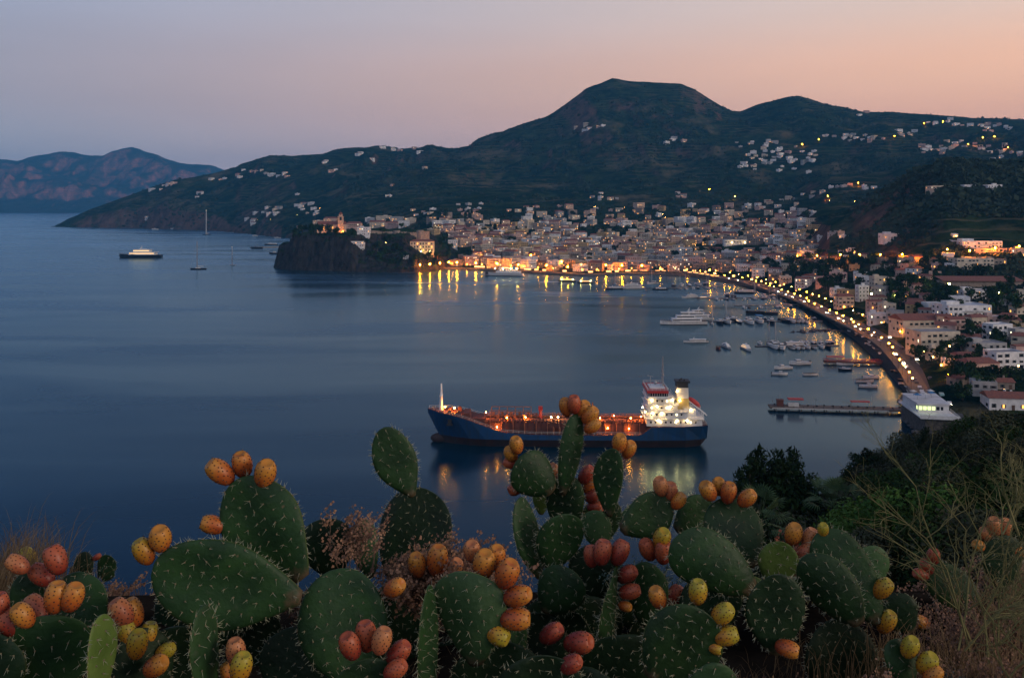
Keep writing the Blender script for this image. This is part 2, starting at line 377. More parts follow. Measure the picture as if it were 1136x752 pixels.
# ---- water
def water_material():
    m = bpy.data.materials.new('sea_water'); m.use_nodes = True; n = m.node_tree.nodes; l = m.node_tree.links; b = n['Principled BSDF']
    pass
    t = n.new('ShaderNodeTexCoord')
    mp = n.new('ShaderNodeMapping'); mp.inputs['Scale'].default_value = (.0011,.0045,1); mp.inputs['Rotation'].default_value = (0,0,.12); l.new(t.outputs['Object'], mp.inputs[0])
    a = n.new('ShaderNodeTexNoise'); a.inputs['Scale'].default_value = 3; a.inputs['Detail'].default_value = 5; a.inputs['Distortion'].default_value = .6; l.new(mp.outputs[0], a.inputs[0])
    r = n.new('ShaderNodeMapRange'); l.new(a.outputs[0], r.inputs[0]); r.inputs[1].default_value = .35; r.inputs[2].default_value = .65; r.inputs[3].default_value = .17; r.inputs[4].default_value = .29
    n.remove(b); b = n.new('ShaderNodeBsdfAnisotropic'); b.distribution = 'GGX'; b.inputs['Color'].default_value = (.58,.86,1,1)
    l.new(r.outputs[0], b.inputs['Roughness'])
    df = n.new('ShaderNodeBsdfDiffuse'); df.inputs[0].default_value = (.001,.017,.034,1)
    fr = n.new('ShaderNodeFresnel'); fr.inputs[0].default_value = 1.28
    mx = n.new('ShaderNodeMixShader'); l.new(fr.outputs[0], mx.inputs[0]); l.new(df.outputs[0], mx.inputs[1]); l.new(b.outputs[0], mx.inputs[2])
    l.new(mx.outputs[0], n['Material Output'].inputs['Surface'])
    mp2 = n.new('ShaderNodeMapping'); mp2.inputs['Scale'].default_value = (.05,.16,1); l.new(t.outputs['Object'], mp2.inputs[0])
    a2 = n.new('ShaderNodeTexNoise'); a2.inputs['Scale'].default_value = 1.6; a2.inputs['Detail'].default_value = 3; l.new(mp2.outputs[0], a2.inputs[0])
    bn = n.new('ShaderNodeBump'); bn.inputs['Strength'].default_value = .10; bn.inputs['Distance'].default_value = .35
    l.new(a2.outputs[0], bn.inputs['Height']); l.new(bn.outputs[0], b.inputs['Normal'])
    return m
M['water'] = water_material()
me = bpy.data.meshes.new('sea'); me.from_pydata([(-60000,-3000,0),(60000,-3000,0),(60000,70000,0),(-60000,70000,0)], [], [(0,1,2,3)]); me.materials.append(M['water'])
tag(link('sea_water', me), kind='structure')

# ---- distant volcanic island
IS = [(-500,222),(-300,200),(-150,186),(-40,178),(0,177),(20,178),(40,172),(60,168),(80,167),(100,172),(115,171.5),(125,166),(140,162),(148,162),(160,167),(180,174),(200,179),(225,183),(250,188),(300,200),(350,214),(420,228)]
iu = np.linspace(-500, 420, 420); iy = np.linspace(9400, 13500, 120)
IZ = np.zeros((len(iu), len(iy)))
for i, u in enumerate(iu):
    rv = np.interp(u, [p[0] for p in IS], [p[1] for p in IS]); zr = CAMZ-(rv-V0)*11.6
    low = np.interp(u, [-200,30,60,80,110,130,165], [0,0,70,88,78,60,0])*1.7
    mid = np.interp(u, [-400,-100,0,50,115,150,190,230,300],[.2,.5,.62,.62,.5,.55,.6,.5,.4])
    sh = 9600+600*np.clip((u-60)/260, 0, 1)
    z = np.interp(iy, [9400, sh, sh+330, sh+600, sh+900, 11000, 11600, 12600, 13500], [-30, 0, max(low,60), max(low*.5,110), zr*mid*.85, zr*mid+60*mid, zr, zr*.5, -30])
    xx = (u-U0)/F*iy; am = np.clip(z/200, 0, 1)*(1-.8*np.exp(-((iy-11600)/300)**2))
    IZ[i] = z+am*(420*(fbm(xx/700+7, iy/900, 6, True)-.6))
IU, IY = np.meshgrid(iu, iy, indexing='ij'); IX = (IU-U0)/F*IY
idi = np.arange(IZ.size).reshape(IZ.shape)
M['island'] = terrain_material('volcanic_slopes', (.012,.028,.032), (.040,.052,.055), (.05,.048,.055), (.36,.15,.12), (.06,.058,.065), .42)  # pink second rock colour paints warm sunlight onto the island's slopes
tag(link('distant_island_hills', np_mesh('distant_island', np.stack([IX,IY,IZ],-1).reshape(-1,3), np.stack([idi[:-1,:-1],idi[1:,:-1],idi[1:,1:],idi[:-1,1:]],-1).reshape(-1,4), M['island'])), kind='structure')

# ---- haze: one closed box of thin evening air
hz = MB().box(-1000, 7000, -32, 22000, 16000, 32+870)
M['haze'] = bpy.data.materials.new('evening_haze'); M['haze'].use_nodes = True; n = M['haze'].node_tree.nodes; n.clear()
o_ = n.new('ShaderNodeOutputMaterial'); pv = n.new('ShaderNodeVolumePrincipled'); pv.inputs['Color'].default_value = (.12,.52,1,1); pv.inputs['Density'].default_value = 6e-5; pv.inputs['Anisotropy'].default_value = 0
M['haze'].node_tree.links.new(pv.outputs[0], o_.inputs['Volume'])
tag(hz.build('haze', M['haze']), kind='stuff')
# ================================================================== materials for built things
M['white'] = principled('white_paint', (.72,.72,.70), .5, c2=(.60,.60,.58), scale=.6)
M['offwhite'] = principled('weathered_white', (.60,.58,.54), .7, c2=(.46,.44,.40), scale=.3)
M['hull_blue'] = principled('blue_hull_paint', (.006,.048,.135), .42, c2=(.014,.040,.085), scale=.9, stretch=(1,1,.12))
M['boot'] = principled('antifouling_black', (.014,.010,.012), .7, c2=(.03,.012,.012), scale=.3)
M['deck_red'] = principled('deck_red_oxide', (.13,.035,.022), .75, c2=(.08,.028,.02), scale=.4)
M['pipe'] = principled('pipe_orange', (.36,.12,.05), .6, c2=(.22,.08,.04), scale=.8)
M['red'] = principled('signal_red', (.42,.03,.025), .5)
M['black'] = principled('black_paint', (.015,.015,.017), .55)
M['dark'] = principled('dark_glass', (.012,.014,.02), .15)
M['navy'] = principled('navy_hull', (.012,.016,.03), .3)
M['wood'] = principled('weathered_timber', (.10,.07,.05), .8, c2=(.16,.12,.09), scale=2)
M['conc'] = principled('harbour_concrete', (.24,.23,.21), .9, c2=(.15,.14,.13), scale=.25)
M['asphalt'] = principled('asphalt', (.05,.05,.052), .9, c2=(.07,.068,.065), scale=.3)
M['metal'] = principled('galvanised_metal', (.32,.33,.35), .45, metal=.6)
M['olive'] = principled('funnel_buff', (.40,.30,.10), .55)
M['blue_cover'] = principled('blue_canvas', (.03,.17,.36), .8)
M['flood'] = emission('floodlight_lens', (1,.64,.24), 190)
M['warm_lamp'] = emission('sodium_lamp', (1,.27,.008), 460)
M['warm_lamp_far'] = emission('sodium_lamp_large', (1,.25,.004), 1800)
M['deck_lamp'] = emission('deck_lamp', (1,.30,.03), 700)
M['soft_lamp'] = emission('cabin_light', (1,.60,.28), 1.6)
M['yellow_lamp'] = emission('yellow_floodlight', (1,.72,.16), 160)
M['lit'] = emission('lit_window', (1,.42,.09), 2.6)
M['lit_cool'] = emission('lit_window_pale', (1,.86,.58), 2.2)
M['lit_ship'] = emission('lit_porthole', (1,.80,.45), 5)

def ringpts(x, zt, zb, wt, ww, wl=1.3):
    wl_ = max(zb+.01, min(wl, zt-.01)); k = .75
    return [(x,-wt,zt),(x,-(ww+(wt-ww)*max(0,(wl_)/max(zt,.1))),wl_),(x,-ww*k,zb),(x,ww*k,zb),(x,(ww+(wt-ww)*max(0,(wl_)/max(zt,.1))),wl_),(x,wt,zt)]
def hull_mesh(secs, wl, mats, name, parent, m_top=0, m_bot=1, m_deck=2):
    b = MB(); n = 6
    for s in secs: b.v.extend(ringpts(*s, wl=wl))
    for j in range(len(secs)-1):
        for i, m in ((0,m_top),(1,m_bot),(2,m_bot),(3,m_bot),(4,m_top),(5,m_deck)):
            a = j*n+i; c = j*n+(i+1)%n; b.f.append((a, a+n, c+n, c)); b.m.append(m)
    b.f.append(tuple(range(n))); b.m.append(m_top); e = (len(secs)-1)*n; b.f.append(tuple(e+i for i in range(n-1,-1,-1))); b.m.append(m_top)
    return b.build(name, mats, parent)
def rail(b, pts, h=1.0, step=3.0, r=.05, m=0):
    for p, q in zip(pts, pts[1:]):
        p, q = Vector(p), Vector(q); k = max(1, int((q-p).length/step))
        for zz in (h, h*.5): b.tube(p+Vector((0,0,zz)), q+Vector((0,0,zz)), r, n=4, m=m)
        for i in range(k+1):
            c = p.lerp(q, i/k); b.tube(c, c+Vector((0,0,h)), r, n=4, m=m)
    return b

# ================================================================== the tanker
def tanker():
    t = empty('tanker_ship'); tag(t, 'blue-hulled tanker at anchor in the bay with brightly lit white stern superstructure', 'ship')
    secs = [(-60.6,12.2,10.6,.5,.3),(-58,11.9,6.2,2.4,.6),(-55.5,11.6,1.0,4.2,.5),(-53,11.3,-3,5.6,1.4),(-48,10.6,-3,7.6,4.2),(-42,9.2,-3,8.8,7.2),(-35,6.8,-3,9.2,8.8),(-28,4.6,-3,9.3,9.2),(-16,3.7,-3,9.3,9.3),(0,3.5,-3,9.3,9.3),(20,3.5,-3,9.3,9.3),(30,3.7,-3,9.3,9.3),(31.5,4.0,-3,9.3,9.2),(35.5,7.0,-3,9.3,9.0),(50,7.2,-3,9.1,8.0),(57,7.5,-1.5,8.4,5.5),(59.5,7.6,1.0,8.0,4.0)]
    h = hull_mesh(secs, 1.5, [M['hull_blue'], M['boot'], M['deck_red']], 'hull', t)
    MB().ball((-55.5,0,-.2), 2.0, 12, 8, sc3=(2.0,.8,1.1)).build('bulbous_bow', M['boot'], t, True)
    r = MB(); rail(r, [(-60,-.8,12.2),(-55.5,-4,11.6),(-48,-7.5,10.6),(-42,-8.6,9.2),(-35,-9,6.8),(-28,-9.1,4.6),(-16,-9.1,3.7),(31,-9.1,3.7)], 1.1, 2.4, .05)
    rail(r, [(-60,.8,12.2),(-48,7.5,10.6),(-35,9,6.8),(-16,9.1,3.7),(31,9.1,3.7)], 1.1, 2.4, .05)
    rail(r, [(35.5,-9,7.0),(59,-7.8,7.6),(59,7.8,7.6)], 1.1, 2.0, .05); r.build('deck_railing', M['offwhite'], t)
    tr = MB(); tr.box(-1, 0, 3.2, 70, 13, 4.6, taper=.985); tr.box(-38, 0, 6, 6, 10, 3.2); 
    for i in range(24): tr.box(-34+i*2.9, 0, 3.2, .35, 13.5, 4.5)
    tr.build('trunk_deck', M['deck_red'], t)
    p = MB()
    for yy, rr, z in ((-4.6,.28,8.4),(-3.6,.22,8.5),(-2.4,.3,8.6),(2.4,.3,8.5),(3.6,.22,8.4),(4.8,.25,8.4),(-5.6,.18,8.3)): p.tube((-36,yy,z),(33,yy,z), rr, n=6)
    for i in range(22): p.box(-35+i*3.15, 0, 7.8, .3, 12, .5)
    for i in range(14): p.tube((-33+i*4.9,-6.9,3.6),(-33+i*4.9,-6.9,8.6), .16, n=5); p.tube((-33+i*4.9,-6.9,8.6),(-33+i*4.9,-3,8.6), .16, n=5)
    for xx in (-6,-3.4,-.8,1.8,4.4): p.tube((xx,-8.6,5.8),(xx,8.6,5.8+2.9), .3, n=6); p.tube((xx,-8.6,4.3),(xx,-8.6,6.2), .38, n=6)
    p.build('cargo_pipes', M['pipe'], t)
    g = MB(); g.box(-2, 0, 9.2, 68, 1.4, .15); rail(g, [(-36,-.7,9.3),(32,-.7,9.3)], 1.1, 3, .05); rail(g, [(-36,.7,9.3),(32,.7,9.3)], 1.1, 3, .05)
    for i in range(15): g.box(-35+i*4.8, 0, 7.8, .2, 1.2, 1.4)
    g.build('catwalk', M['pipe'], t)
    # raised frame forward of midships
    f = MB()
    for xx in (-33,-29.5,-26,-22.5,-19,-15.5):
        for yy in (-5,5): f.tube((xx,yy,7.8),(xx,yy,12), .14, n=5)
        f.tube((xx,-5,12),(xx,5,12), .14, n=5)
    for yy in (-5,5):
        f.tube((-33,yy,12),(-15.5,yy,12), .16, n=5); f.tube((-33,yy,10.4),(-15.5,yy,10.4), .12, n=5)
    for i in range(9): f.box(-32+i*1.9, (-1)**i*2.5, 7.8, 1.0, 1.6, 2.6)
    f.build('pipe_frame', M['pipe'], t)
    v = MB()
    rr = random.Random(3)
    for i in range(46):
        x = -34+i*1.48; v.tube((x, -6.3, 7.7),(x,-6.3,8.7+rr.random()*.7), .28, n=6)
        v.build('vent_post', M['deck_red'], t); v = MB(); v.box(x, rr.uniform(-5.5,5.5), 7.7, .9, .9, rr.uniform(.6,1.6)); v.build('tank_hatch', M['deck_red'], t)
        v = MB(); v.box(x, -8.2, 3.45, .35, .35, rr.uniform(.6,1.3)); v.build('deck_fitting', M['deck_red'], t); v = MB()
    c = MB(); c.tube((-11.5,-2,7.8),(-11.5,-2,13.4), .75, .6, 8); c.box(-11.5,-2,12.2,1.8,1.8,1.6); c.build('hose_crane', M['red'], t)
    c = MB(); c.tube((11,-1,7.8),(11,-1,15.4), .35, .25, 6); c.build('vent_mast', M['pipe'], t); c = MB(); c.tube((19.5,-6,3.6),(19.5,-6,11.6), .3, .22, 6); c.build('vent_mast', M['pipe'], t)
    # forecastle
    fm = MB(); fm.tube((-54.8,0,11.4),(-54.8,0,22.6), .95, .35, 8); fm.box(-54.8,0,17.6,1.2,3.6,.25); fm.build('foremast', M['white'], t)
    fc_ = MB()
    for x, y in ((-51,-2.6),(-51,2.6),(-47,-4.2),(-47,4.2)): fc_.tube((x,y-1,11.4),(x,y+1,11.4), .8, n=10); fc_.box(x,y,10.6,1.8,2.6,.8); fc_.build('windlass', M['deck_red'], t); fc_ = MB()
    for i in range(6): fc_.tube((-57+i*3,(-2.6-i*.7),11.2-i*.25),(-57+i*3,(-2.6-i*.7),12.3-i*.25), .3, n=8); fc_.build('mooring_bollard', M['deck_red'], t); fc_ = MB()
    fc_.box(-43.4, 0, 9, 2.6, 9, 2.2)
    fc_.build('forecastle_store', M['deck_red'], t)
    a = MB(); a.box(-50.5,-6.7,7.2,1.6,.7,1.9); a.box(-50.5,-6.7,6.6,2.6,.7,.6); a.build('anchor', M['black'], t)
    # accommodation block
    tiers = [(33.5,57.0,8.2,7.2,2.9),(34.0,51.0,7.4,10.15,2.7),(34.0,46.5,7.2,12.9,2.7),(34.2,45.0,7.0,15.65,2.5)]
    ab = empty('superstructure', (0,0,0), 0, t)
    b = MB()
    for x0, x1, hw, z, hh in tiers:
        b.box((x0+x1)/2, 0, z, x1-x0, hw*2, hh); b.box((x0+x1)/2, 0, z+hh, x1-x0+1.6, hw*2+1.6, .2)
    b.box(52.5, 0, 10.3, 5, 8, 3.2); b.build('deckhouse', M['white'], ab)
    br = MB(); br.box(38.2, 0, 18.45, 8.4, 17.6, 1.0); br.box(38.6, 0, 19.45, 7.8, 17.0, 1.35, m=1); br.box(38.2, 0, 20.8, 9.0, 18.2, 1.0, m=2); br.box(38.6,0,21.8,6.5,9,.5, m=0)
    br.build('bridge', [M['white'], M['dark'], M['red']], t)
    for x0, x1, hw, z, hh in tiers:
        n = int((x1-x0-2)/2.1)
        for i in range(n):
            q = MB(); q.box(x0+1.8+i*2.1, -hw-.03, z+1.25, .7, .1, .8); q.build('porthole', M['lit_ship'] if (i*7+int(z)) % 3 == 0 else M['dark'], ab)
    wf = MB(); 
    for i in range(8): wf.box(34.9+i*1.0, -8.53, 19.6, .16, .1, 1.1)
    wf.build('bridge_window_posts', M['white'], t)
    rr_ = MB()
    for x0, x1, hw, z, hh in tiers:
        rail(rr_, [(x0-.6,-hw-.7,z+hh+.2),(x1+.7,-hw-.7,z+hh+.2),(x1+.7,hw+.7,z+hh+.2)], 1.0, 1.8, .05)
    rail(rr_, [(34,-9,21.8),(42.6,-9,21.8),(42.6,9,21.8),(34,9,21.8),(34,-9,21.8)], 1.0, 1.5, .05)
    rail(rr_, [(49.5,-4.2,13.5),(57,-4.2,13.5)], 1, 1.6, .05)
    for (x0,z0,x1,z1) in ((47,10.1,50,12.9),(46,12.9,49,10.2),(45.5,15.6,47.5,12.9),(52,7.3,55,10.2)):
        for o in (-.35,.35): rr_.tube((x0,-8.1+o,z0),(x1,-8.1+o,z1), .07, n=4)
        for k in range(9): f_ = k/8; rr_.tube((x0+(x1-x0)*f_,-8.45,z0+(z1-z0)*f_),(x0+(x1-x0)*f_,-7.75,z0+(z1-z0)*f_), .05, n=4)
    for (x,z0,z1) in ((37,10.2,18),(41,10.2,18.4),(46.6,7.3,15.5),(50.5,7.3,13),(55.8,7.3,10.2)): rr_.tube((x,-8.0,z0),(x,-8.0,z1), .08, n=5)
    rr_.build('stairs_and_railings', M['white'], t)
    fu = empty('funnel', (0,0,0), 0, t)
    b = MB(); b.box(49.6, 0, 10.3, 5.6, 6.4, 7.2, taper=.94); b.build('funnel_casing', M['olive'], fu)
    b = MB(); b.box(49.6, 0, 17.5, 5.2, 5.8, 4.4, taper=.93); b.build('funnel_band', M['offwhite'], fu)
    b = MB(); b.box(49.6, 0, 21.9, 4.8, 5.4, 2.0); b.box(49.8,0,23.9,6.0,6.0,.7)
    for dx,dy in ((-1,-1),(1,-1),(0,1.2)): b.tube((49.6+dx,dy,24),(49.6+dx,dy,25.2), .4, n=8)
    b.build('funnel_top', M['black'], fu)
    b = MB(); b.tube((41.4,0,22),(41.4,0,34.5), .42, .24, 6); b.tube((40.2,-1.2,22),(41.4,0,27), .12, n=4); b.tube((40.2,1.2,22),(41.4,0,27), .12, n=4)
    b.box(41.4,0,26.2,.3,5,.22); b.box(41.4,0,28.8,.3,3,.2); b.box(41.0,0,27.2,.5,3.2,.35); b.tube((36.2,0,22),(36.2,0,26.2), .12, n=5); b.tube((34.8,-.4,26.6),(37.4,.4,25.9), .12, n=5)
    for yy in (-2.4,2.4): b.tube((41.4,yy,26.3),(41.4,yy,29), .07, n=4)
    b.ball((38.6,3,23.1), .8, 8, 6); b.build('radar_mast', M['metal'], t)
    # free-fall lifeboat on its ramp
    b = MB(); 
    for yy in (-1.6,1.6):
        b.tube((50.8,yy,17.6),(60.2,yy,10.2), .22, n=5); b.tube((58.6,yy,7.5),(58.6,yy,11.5), .2, n=5); b.tube((53.2,yy,10.3),(53.2,yy,15.9), .2, n=5)
    for k in range(7): f_ = k/6; b.tube((50.8+9.4*f_,-1.6,17.6-7.4*f_),(50.8+9.4*f_,1.6,17.6-7.4*f_), .12, n=4)
    b.build('lifeboat_ramp', M['white'], t)
    b = MB(); cc = Vector((55,0,15.4)); dr = Vector((9.4,0,-7.4)).normalized(); up = Vector((7.4,0,9.4)).normalized(); sd_ = Vector((0,1,0)); rings = []
    for k, rdi in zip(range(-4,5), (.1,.7,1.0,1.15,1.2,1.2,1.1,.8,.15)):
        rings.append([cc+dr*(k*.85)+up*(math.cos(a)*rdi)+sd_*(math.sin(a)*rdi) for a in [2*math.pi*i/10 for i in range(10)]])
    b.loft(rings).build('lifeboat', M['red'], t, True)
    # lamps
    LW = [(36,-8.3,12.4),(40,-8.2,12.5),(38,-8.0,15.2),(43.5,-8.0,15.0),(35.6,-8.9,18.0),(44.6,-7.8,17.9),(46.5,-8.3,9.6),(50.5,-8.9,9.8),(38.5,-8.9,9.8),(53,-4.3,13.2),(48.3,-3.6,16.8),(47,-3.5,20.6),(56,-7.6,9.8),(33.3,-5,12.4),(33.1,3,12.5)]
    for q in LW:
        o = MB().ball((0,0,0), .24, 8, 6).build('floodlight', M['flood'], t, True, q)
    LD = [(-53,-1.4,13.2),(-49,0,12.4),(-35,-4,11.6),(-26,-5.4,9.6),(-18,-4,9.6),(-7,-5.2,10.0),(-4,-5.2,10.0),(8,-4,10.2),(14,-5.4,9.8),(20,-3,10.2),(27,-5.4,9.8),(31.5,-5,10.4),(17,-7.6,6.2),(26,-7.8,6.0),(-30,-7.9,6.4)]
    for i, q in enumerate(LD):
        MB().ball((0,0,0), .26 if i < 2 or i in (5,6) else .17, 8, 6).build('deck_light', M['flood'] if i in (5,6) else M['deck_lamp'], t, True, q)
    return t
tk = tanker()
xs_, yy_, _ = sea(629, 490.5); tk.location = (xs_, yy_, 1.7); tk.rotation_euler = (0, 0, R(-1.5)); tk.scale = (.965,.965,1)

# ================================================================== boats
def boat_hull(Lb, W, H, name, parent, top, bot, deck, flare=1.0):
    secs = []
    for t, w_, z in ((0,.03,1.25),(.06,.28,1.2),(.16,.58,1.12),(.32,.88,1.03),(.5,1,.97),(.75,.98,.93),(1,.86,.93)):
        secs.append((-Lb/2+t*Lb, H*z, -H*.35 if t > .05 else H*.3, W/2*w_, W/2*w_*(.25 if t < .1 else .7)))
    return hull_mesh(secs, H*.14, [top, bot, deck], name, parent)
def motor_yacht(Lb, hullm, lit=False, decks=2, name='motor_yacht'):
    t = empty(name); W = Lb*.22; H = Lb*.075
    boat_hull(Lb, W, H, 'hull', t, hullm, M['black'], M['wood'])
    z = H*.98; x0, x1 = -Lb*.26, Lb*.38; k = 0
    for d in range(decks):
        hh = Lb*.06; b = MB(); b.box((x0+x1)/2, 0, z, x1-x0, W*(.82-.14*d), hh, taper=.93); b.box((x0+x1)/2+Lb*.02, 0, z+hh, (x1-x0)*1.04, W*(.82-.12*d), Lb*.006)
        b.build('cabin', M['white'], t)
        g = MB(); g.box((x0+x1)/2-Lb*.01, 0, z+hh*.38, (x1-x0)*.9, W*(.82-.14*d)*1.0, hh*.36); g.build('window_band', M['soft_lamp'] if lit else M['dark'], t)
        z += hh+Lb*.004; x0 += Lb*.10; x1 -= Lb*.13
    a = MB(); a.tube((x0+Lb*.05,0,z),(x0+Lb*.1,0,z+Lb*.09), Lb*.012, Lb*.004, 5); a.box(x0+Lb*.08,0,z+Lb*.04,Lb*.02,W*.5,Lb*.01); a.box(x0+Lb*.12,0,z,Lb*.16,W*.42,Lb*.012); a.build('radar_arch', M['white'], t)
    r = MB(); rail(r, [(-Lb*.49,0,H*1.24),(-Lb*.36,-W*.36,H*1.1),(-Lb*.1,-W*.49,H)], Lb*.022, Lb*.06, Lb*.0018); rail(r, [(-Lb*.49,0,H*1.24),(-Lb*.36,W*.36,H*1.1),(-Lb*.1,W*.49,H)], Lb*.022, Lb*.06, Lb*.0018); r.build('bow_rail', M['metal'], t)
    return t
def sail_boat(Lb, hullm, mast=1.35, lit=False, mr=.022):
    t = empty('sailing_boat'); W = Lb*.27; H = Lb*.085
    boat_hull(Lb, W, H, 'hull', t, hullm, M['black'], M['wood'])
    b = MB(); b.box(-Lb*.02, 0, H*.95, Lb*.34, W*.5, Lb*.035, taper=.85); b.build('cabin', M['offwhite'], t)
    b = MB(); b.tube((-Lb*.08,0,H),(-Lb*.08,0,H+Lb*mast), Lb*mr, Lb*mr*.7, 6)
    for s in (-1,1): b.tube((-Lb*.06,s*W*.45,H),(-Lb*.08,0,H+Lb*mast*.96), Lb*.003, n=4)
    b.tube((-Lb*.49,0,H*1.2),(-Lb*.08,0,H+Lb*mast*.97), Lb*.004, n=4); b.tube((Lb*.48,0,H),(-Lb*.08,0,H+Lb*mast*.98), Lb*.0018, n=4)
    b.box(-Lb*.08,0,H+Lb*mast*.55,Lb*.01,W*.5,Lb*.008); b.build('mast', M['metal'], t)
    b = MB(); b.tube((-Lb*.07,0,H+Lb*.13),(Lb*.33,0,H+Lb*.11), Lb*.022, Lb*.015, 6); b.build('furled_sail_boom', M['offwhite'], t)
    if lit: MB().ball((-Lb*.08,0,H+Lb*mast), Lb*.022, 6, 5).build('masthead_light', M['lit_ship'], t)
    return t
def small_boat(Lb, hullm, cover=None, kind='motorboat'):
    t = empty(kind); W = Lb*.36; H = Lb*.15
    boat_hull(Lb, W, H, 'hull', t, hullm, M['black'], M['offwhite'])
    b = MB(); b.box(-Lb*.06, 0, H*.9, Lb*.26, W*.55, Lb*.11, taper=.8); b.build('cabin', M['white'], t)
    b = MB(); b.box(-Lb*.07, 0, H*.9+Lb*.05, Lb*.265, W*.56, Lb*.035); b.build('windscreen', M['dark'], t)
    if cover:
        b = MB(); b.box(Lb*.16, 0, H+Lb*.2, Lb*.38, W*.9, Lb*.02)
        for dx in (0,.32):
            for s in (-1,1): b.tube((Lb*dx,s*W*.42,H*.9),(Lb*dx,s*W*.42,H+Lb*.2), Lb*.006, n=4)
        b.build('canopy', cover, t)
    o = MB(); o.box(Lb*.5, 0, H*.3, Lb*.07, Lb*.07, H*.95); o.build('outboard_motor', M['black'], t)
    return t
def open_boat(Lb, hullm):
    t = empty('rowing_boat'); W = Lb*.36; H = Lb*.15
    boat_hull(Lb, W, H, 'hull', t, hullm, M['black'], M['wood'])
    b = MB(); 
    for dx in (-.2,.05,.3): b.box(Lb*dx, 0, H*.98, Lb*.06, W*.8, Lb*.02)
    b.build('thwart', M['wood'], t); return t
def ferry(Lb):
    t = empty('ferry'); W = Lb*.2; H = Lb*.075
    boat_hull(Lb, W, H, 'hull', t, M['white'], M['black'], M['conc'])
    b = MB(); b.box(-Lb*.44, 0, H*.45, Lb*.09, W*.45, H*.9, taper=.8); b.build('bow_ramp', M['black'], t)
    b = MB(); b.box(Lb*.12, 0, H*.95, Lb*.62, W*.85, Lb*.05); b.box(Lb*.1, 0, H*.95+Lb*.05, Lb*.48, W*.75, Lb*.045); b.box(-Lb*.06, 0, H*.95+Lb*.095, Lb*.1, W*.8, Lb*.04); b.build('superstructure', M['white'], t)
    for i in range(10): q = MB(); q.box(-Lb*.12+i*Lb*.052, -W*.376, H+Lb*.062, Lb*.03, W*.02, Lb*.02); q.build('saloon_window', M['soft_lamp'] if i % 3 else M['dark'], t)
    b = MB(); b.box(Lb*.26, 0, H+Lb*.09, Lb*.06, W*.3, Lb*.07, taper=.85); b.build('funnel', M['blue_cover'], t)
    b = MB(); b.tube((-Lb*.05,0,H+Lb*.13),(-Lb*.05,0,H+Lb*.23), Lb*.006, n=5); b.build('mast', M['metal'], t)
    for x in (-.2,.0,.2,.36): MB().ball((Lb*x,-W*.45,H+Lb*.11), .35, 6, 5).build('deck_light', M['flood'], t)
    return t
def hydrofoil(Lb):
    t = empty('hydrofoil_ferry'); W = Lb*.24; H = Lb*.09
    boat_hull(Lb, W, H, 'hull', t, M['navy'], M['black'], M['white'])
    b = MB(); b.box(.03*Lb, 0, H*.9, Lb*.7, W*.8, Lb*.07, taper=.9); b.box(-Lb*.2, 0, H*.9+Lb*.07, Lb*.14, W*.5, Lb*.05, taper=.8); b.build('cabin', M['white'], t)
    b = MB(); b.box(.03*Lb, 0, H*.9+Lb*.028, Lb*.66, W*.8, Lb*.026); b.build('window_band', M['lit'], t)
    b = MB(); b.tube((0,0,H+Lb*.06),(0,0,H+Lb*.2), Lb*.008, n=5); b.build('mast', M['metal'], t)
    for x in (-.3,.32): MB().ball((Lb*x,-W*.5,H+Lb*.05), .3, 6, 5).build('deck_light', M['yellow_lamp'], t)
    return t

def put(o, u, v, heading, label, cat, group=None):
    """heading: degrees the bow is turned from pointing left in the photograph"""
    x, y, _ = sea(u, v); o.location = (x, y, 0); o.rotation_euler = (0, 0, R(heading)); tag(o, label, cat, group); return o
def LEN(px, v): return px*(100/(v-V0))      # metres for a length in pixels on the water at row v
PROTO = {}
def boat(kind, Lb, *a, **k):
    key = (kind, round(Lb), str(a), str(k))
    if key not in PROTO:
        PROTO[key] = {'motor': motor_yacht, 'sail': sail_boat, 'small': small_boat, 'open': open_boat}[kind](Lb, *a, **k); return PROTO[key]
    return copy_tree(PROTO[key])
W_, NV, BL = M['white'], M['navy'], M['black']
put(motor_yacht(LEN(46,286), NV, True, 2), 156, 286, 4, 'black-hulled superyacht with lit decks, anchored alone at the far left of the bay', 'yacht')
put(sail_boat(LEN(17,299), NV, 1.75, False, .036), 220, 299, 10, 'large dark sailing boat with a bare mast, anchored nearest in the open bay at left', 'sailing boat')
put(sail_boat(LEN(8.5,294), W_, 2.3, True, .07), 258, 294.5, -20, 'small white sailing boat anchored right of the dark sailing boat', 'sailing boat')
put(sail_boat(LEN(9,260.5), NV, 2.9, True, .085), 229.5, 260.5, 30, 'dark sailing boat with lit mast, anchored close under the headland', 'sailing boat')
put(ferry(LEN(44,306)), 559, 306, -14, 'white car ferry with black bow moored under the orange-lit quay', 'ferry')
put(hydrofoil(LEN(20,313)), 629, 312.5, -4, 'dark hydrofoil ferry with yellow-lit windows, left one of two by the quay', 'ferry', 'hydrofoil ferries at the quay')
put(hydrofoil(LEN(18,314)), 649, 314, 8, 'dark hydrofoil ferry with yellow-lit windows, right one of two by the quay', 'ferry', 'hydrofoil ferries at the quay')
put(motor_yacht(LEN(52,359.5), W_, False, 3), 758, 360, 3, 'large white superyacht at the outer end of the upper pontoon, in front of its neighbour', 'yacht', 'superyachts moored together')
put(motor_yacht(LEN(42,355), W_, False, 3), 770, 355, 2, 'white superyacht partly hidden behind a larger white one at the upper pontoon', 'yacht', 'superyachts moored together')
put(motor_yacht(LEN(28,380), W_, False, 1), 772, 380, 4, 'low sleek white motor yacht lying alone in front of the superyachts', 'yacht')
put(motor_yacht(LEN(30,320), W_, False, 2), 700, 320.5, 2, 'long white motor yacht at the inner harbour, beside a dark-hulled yacht', 'yacht')
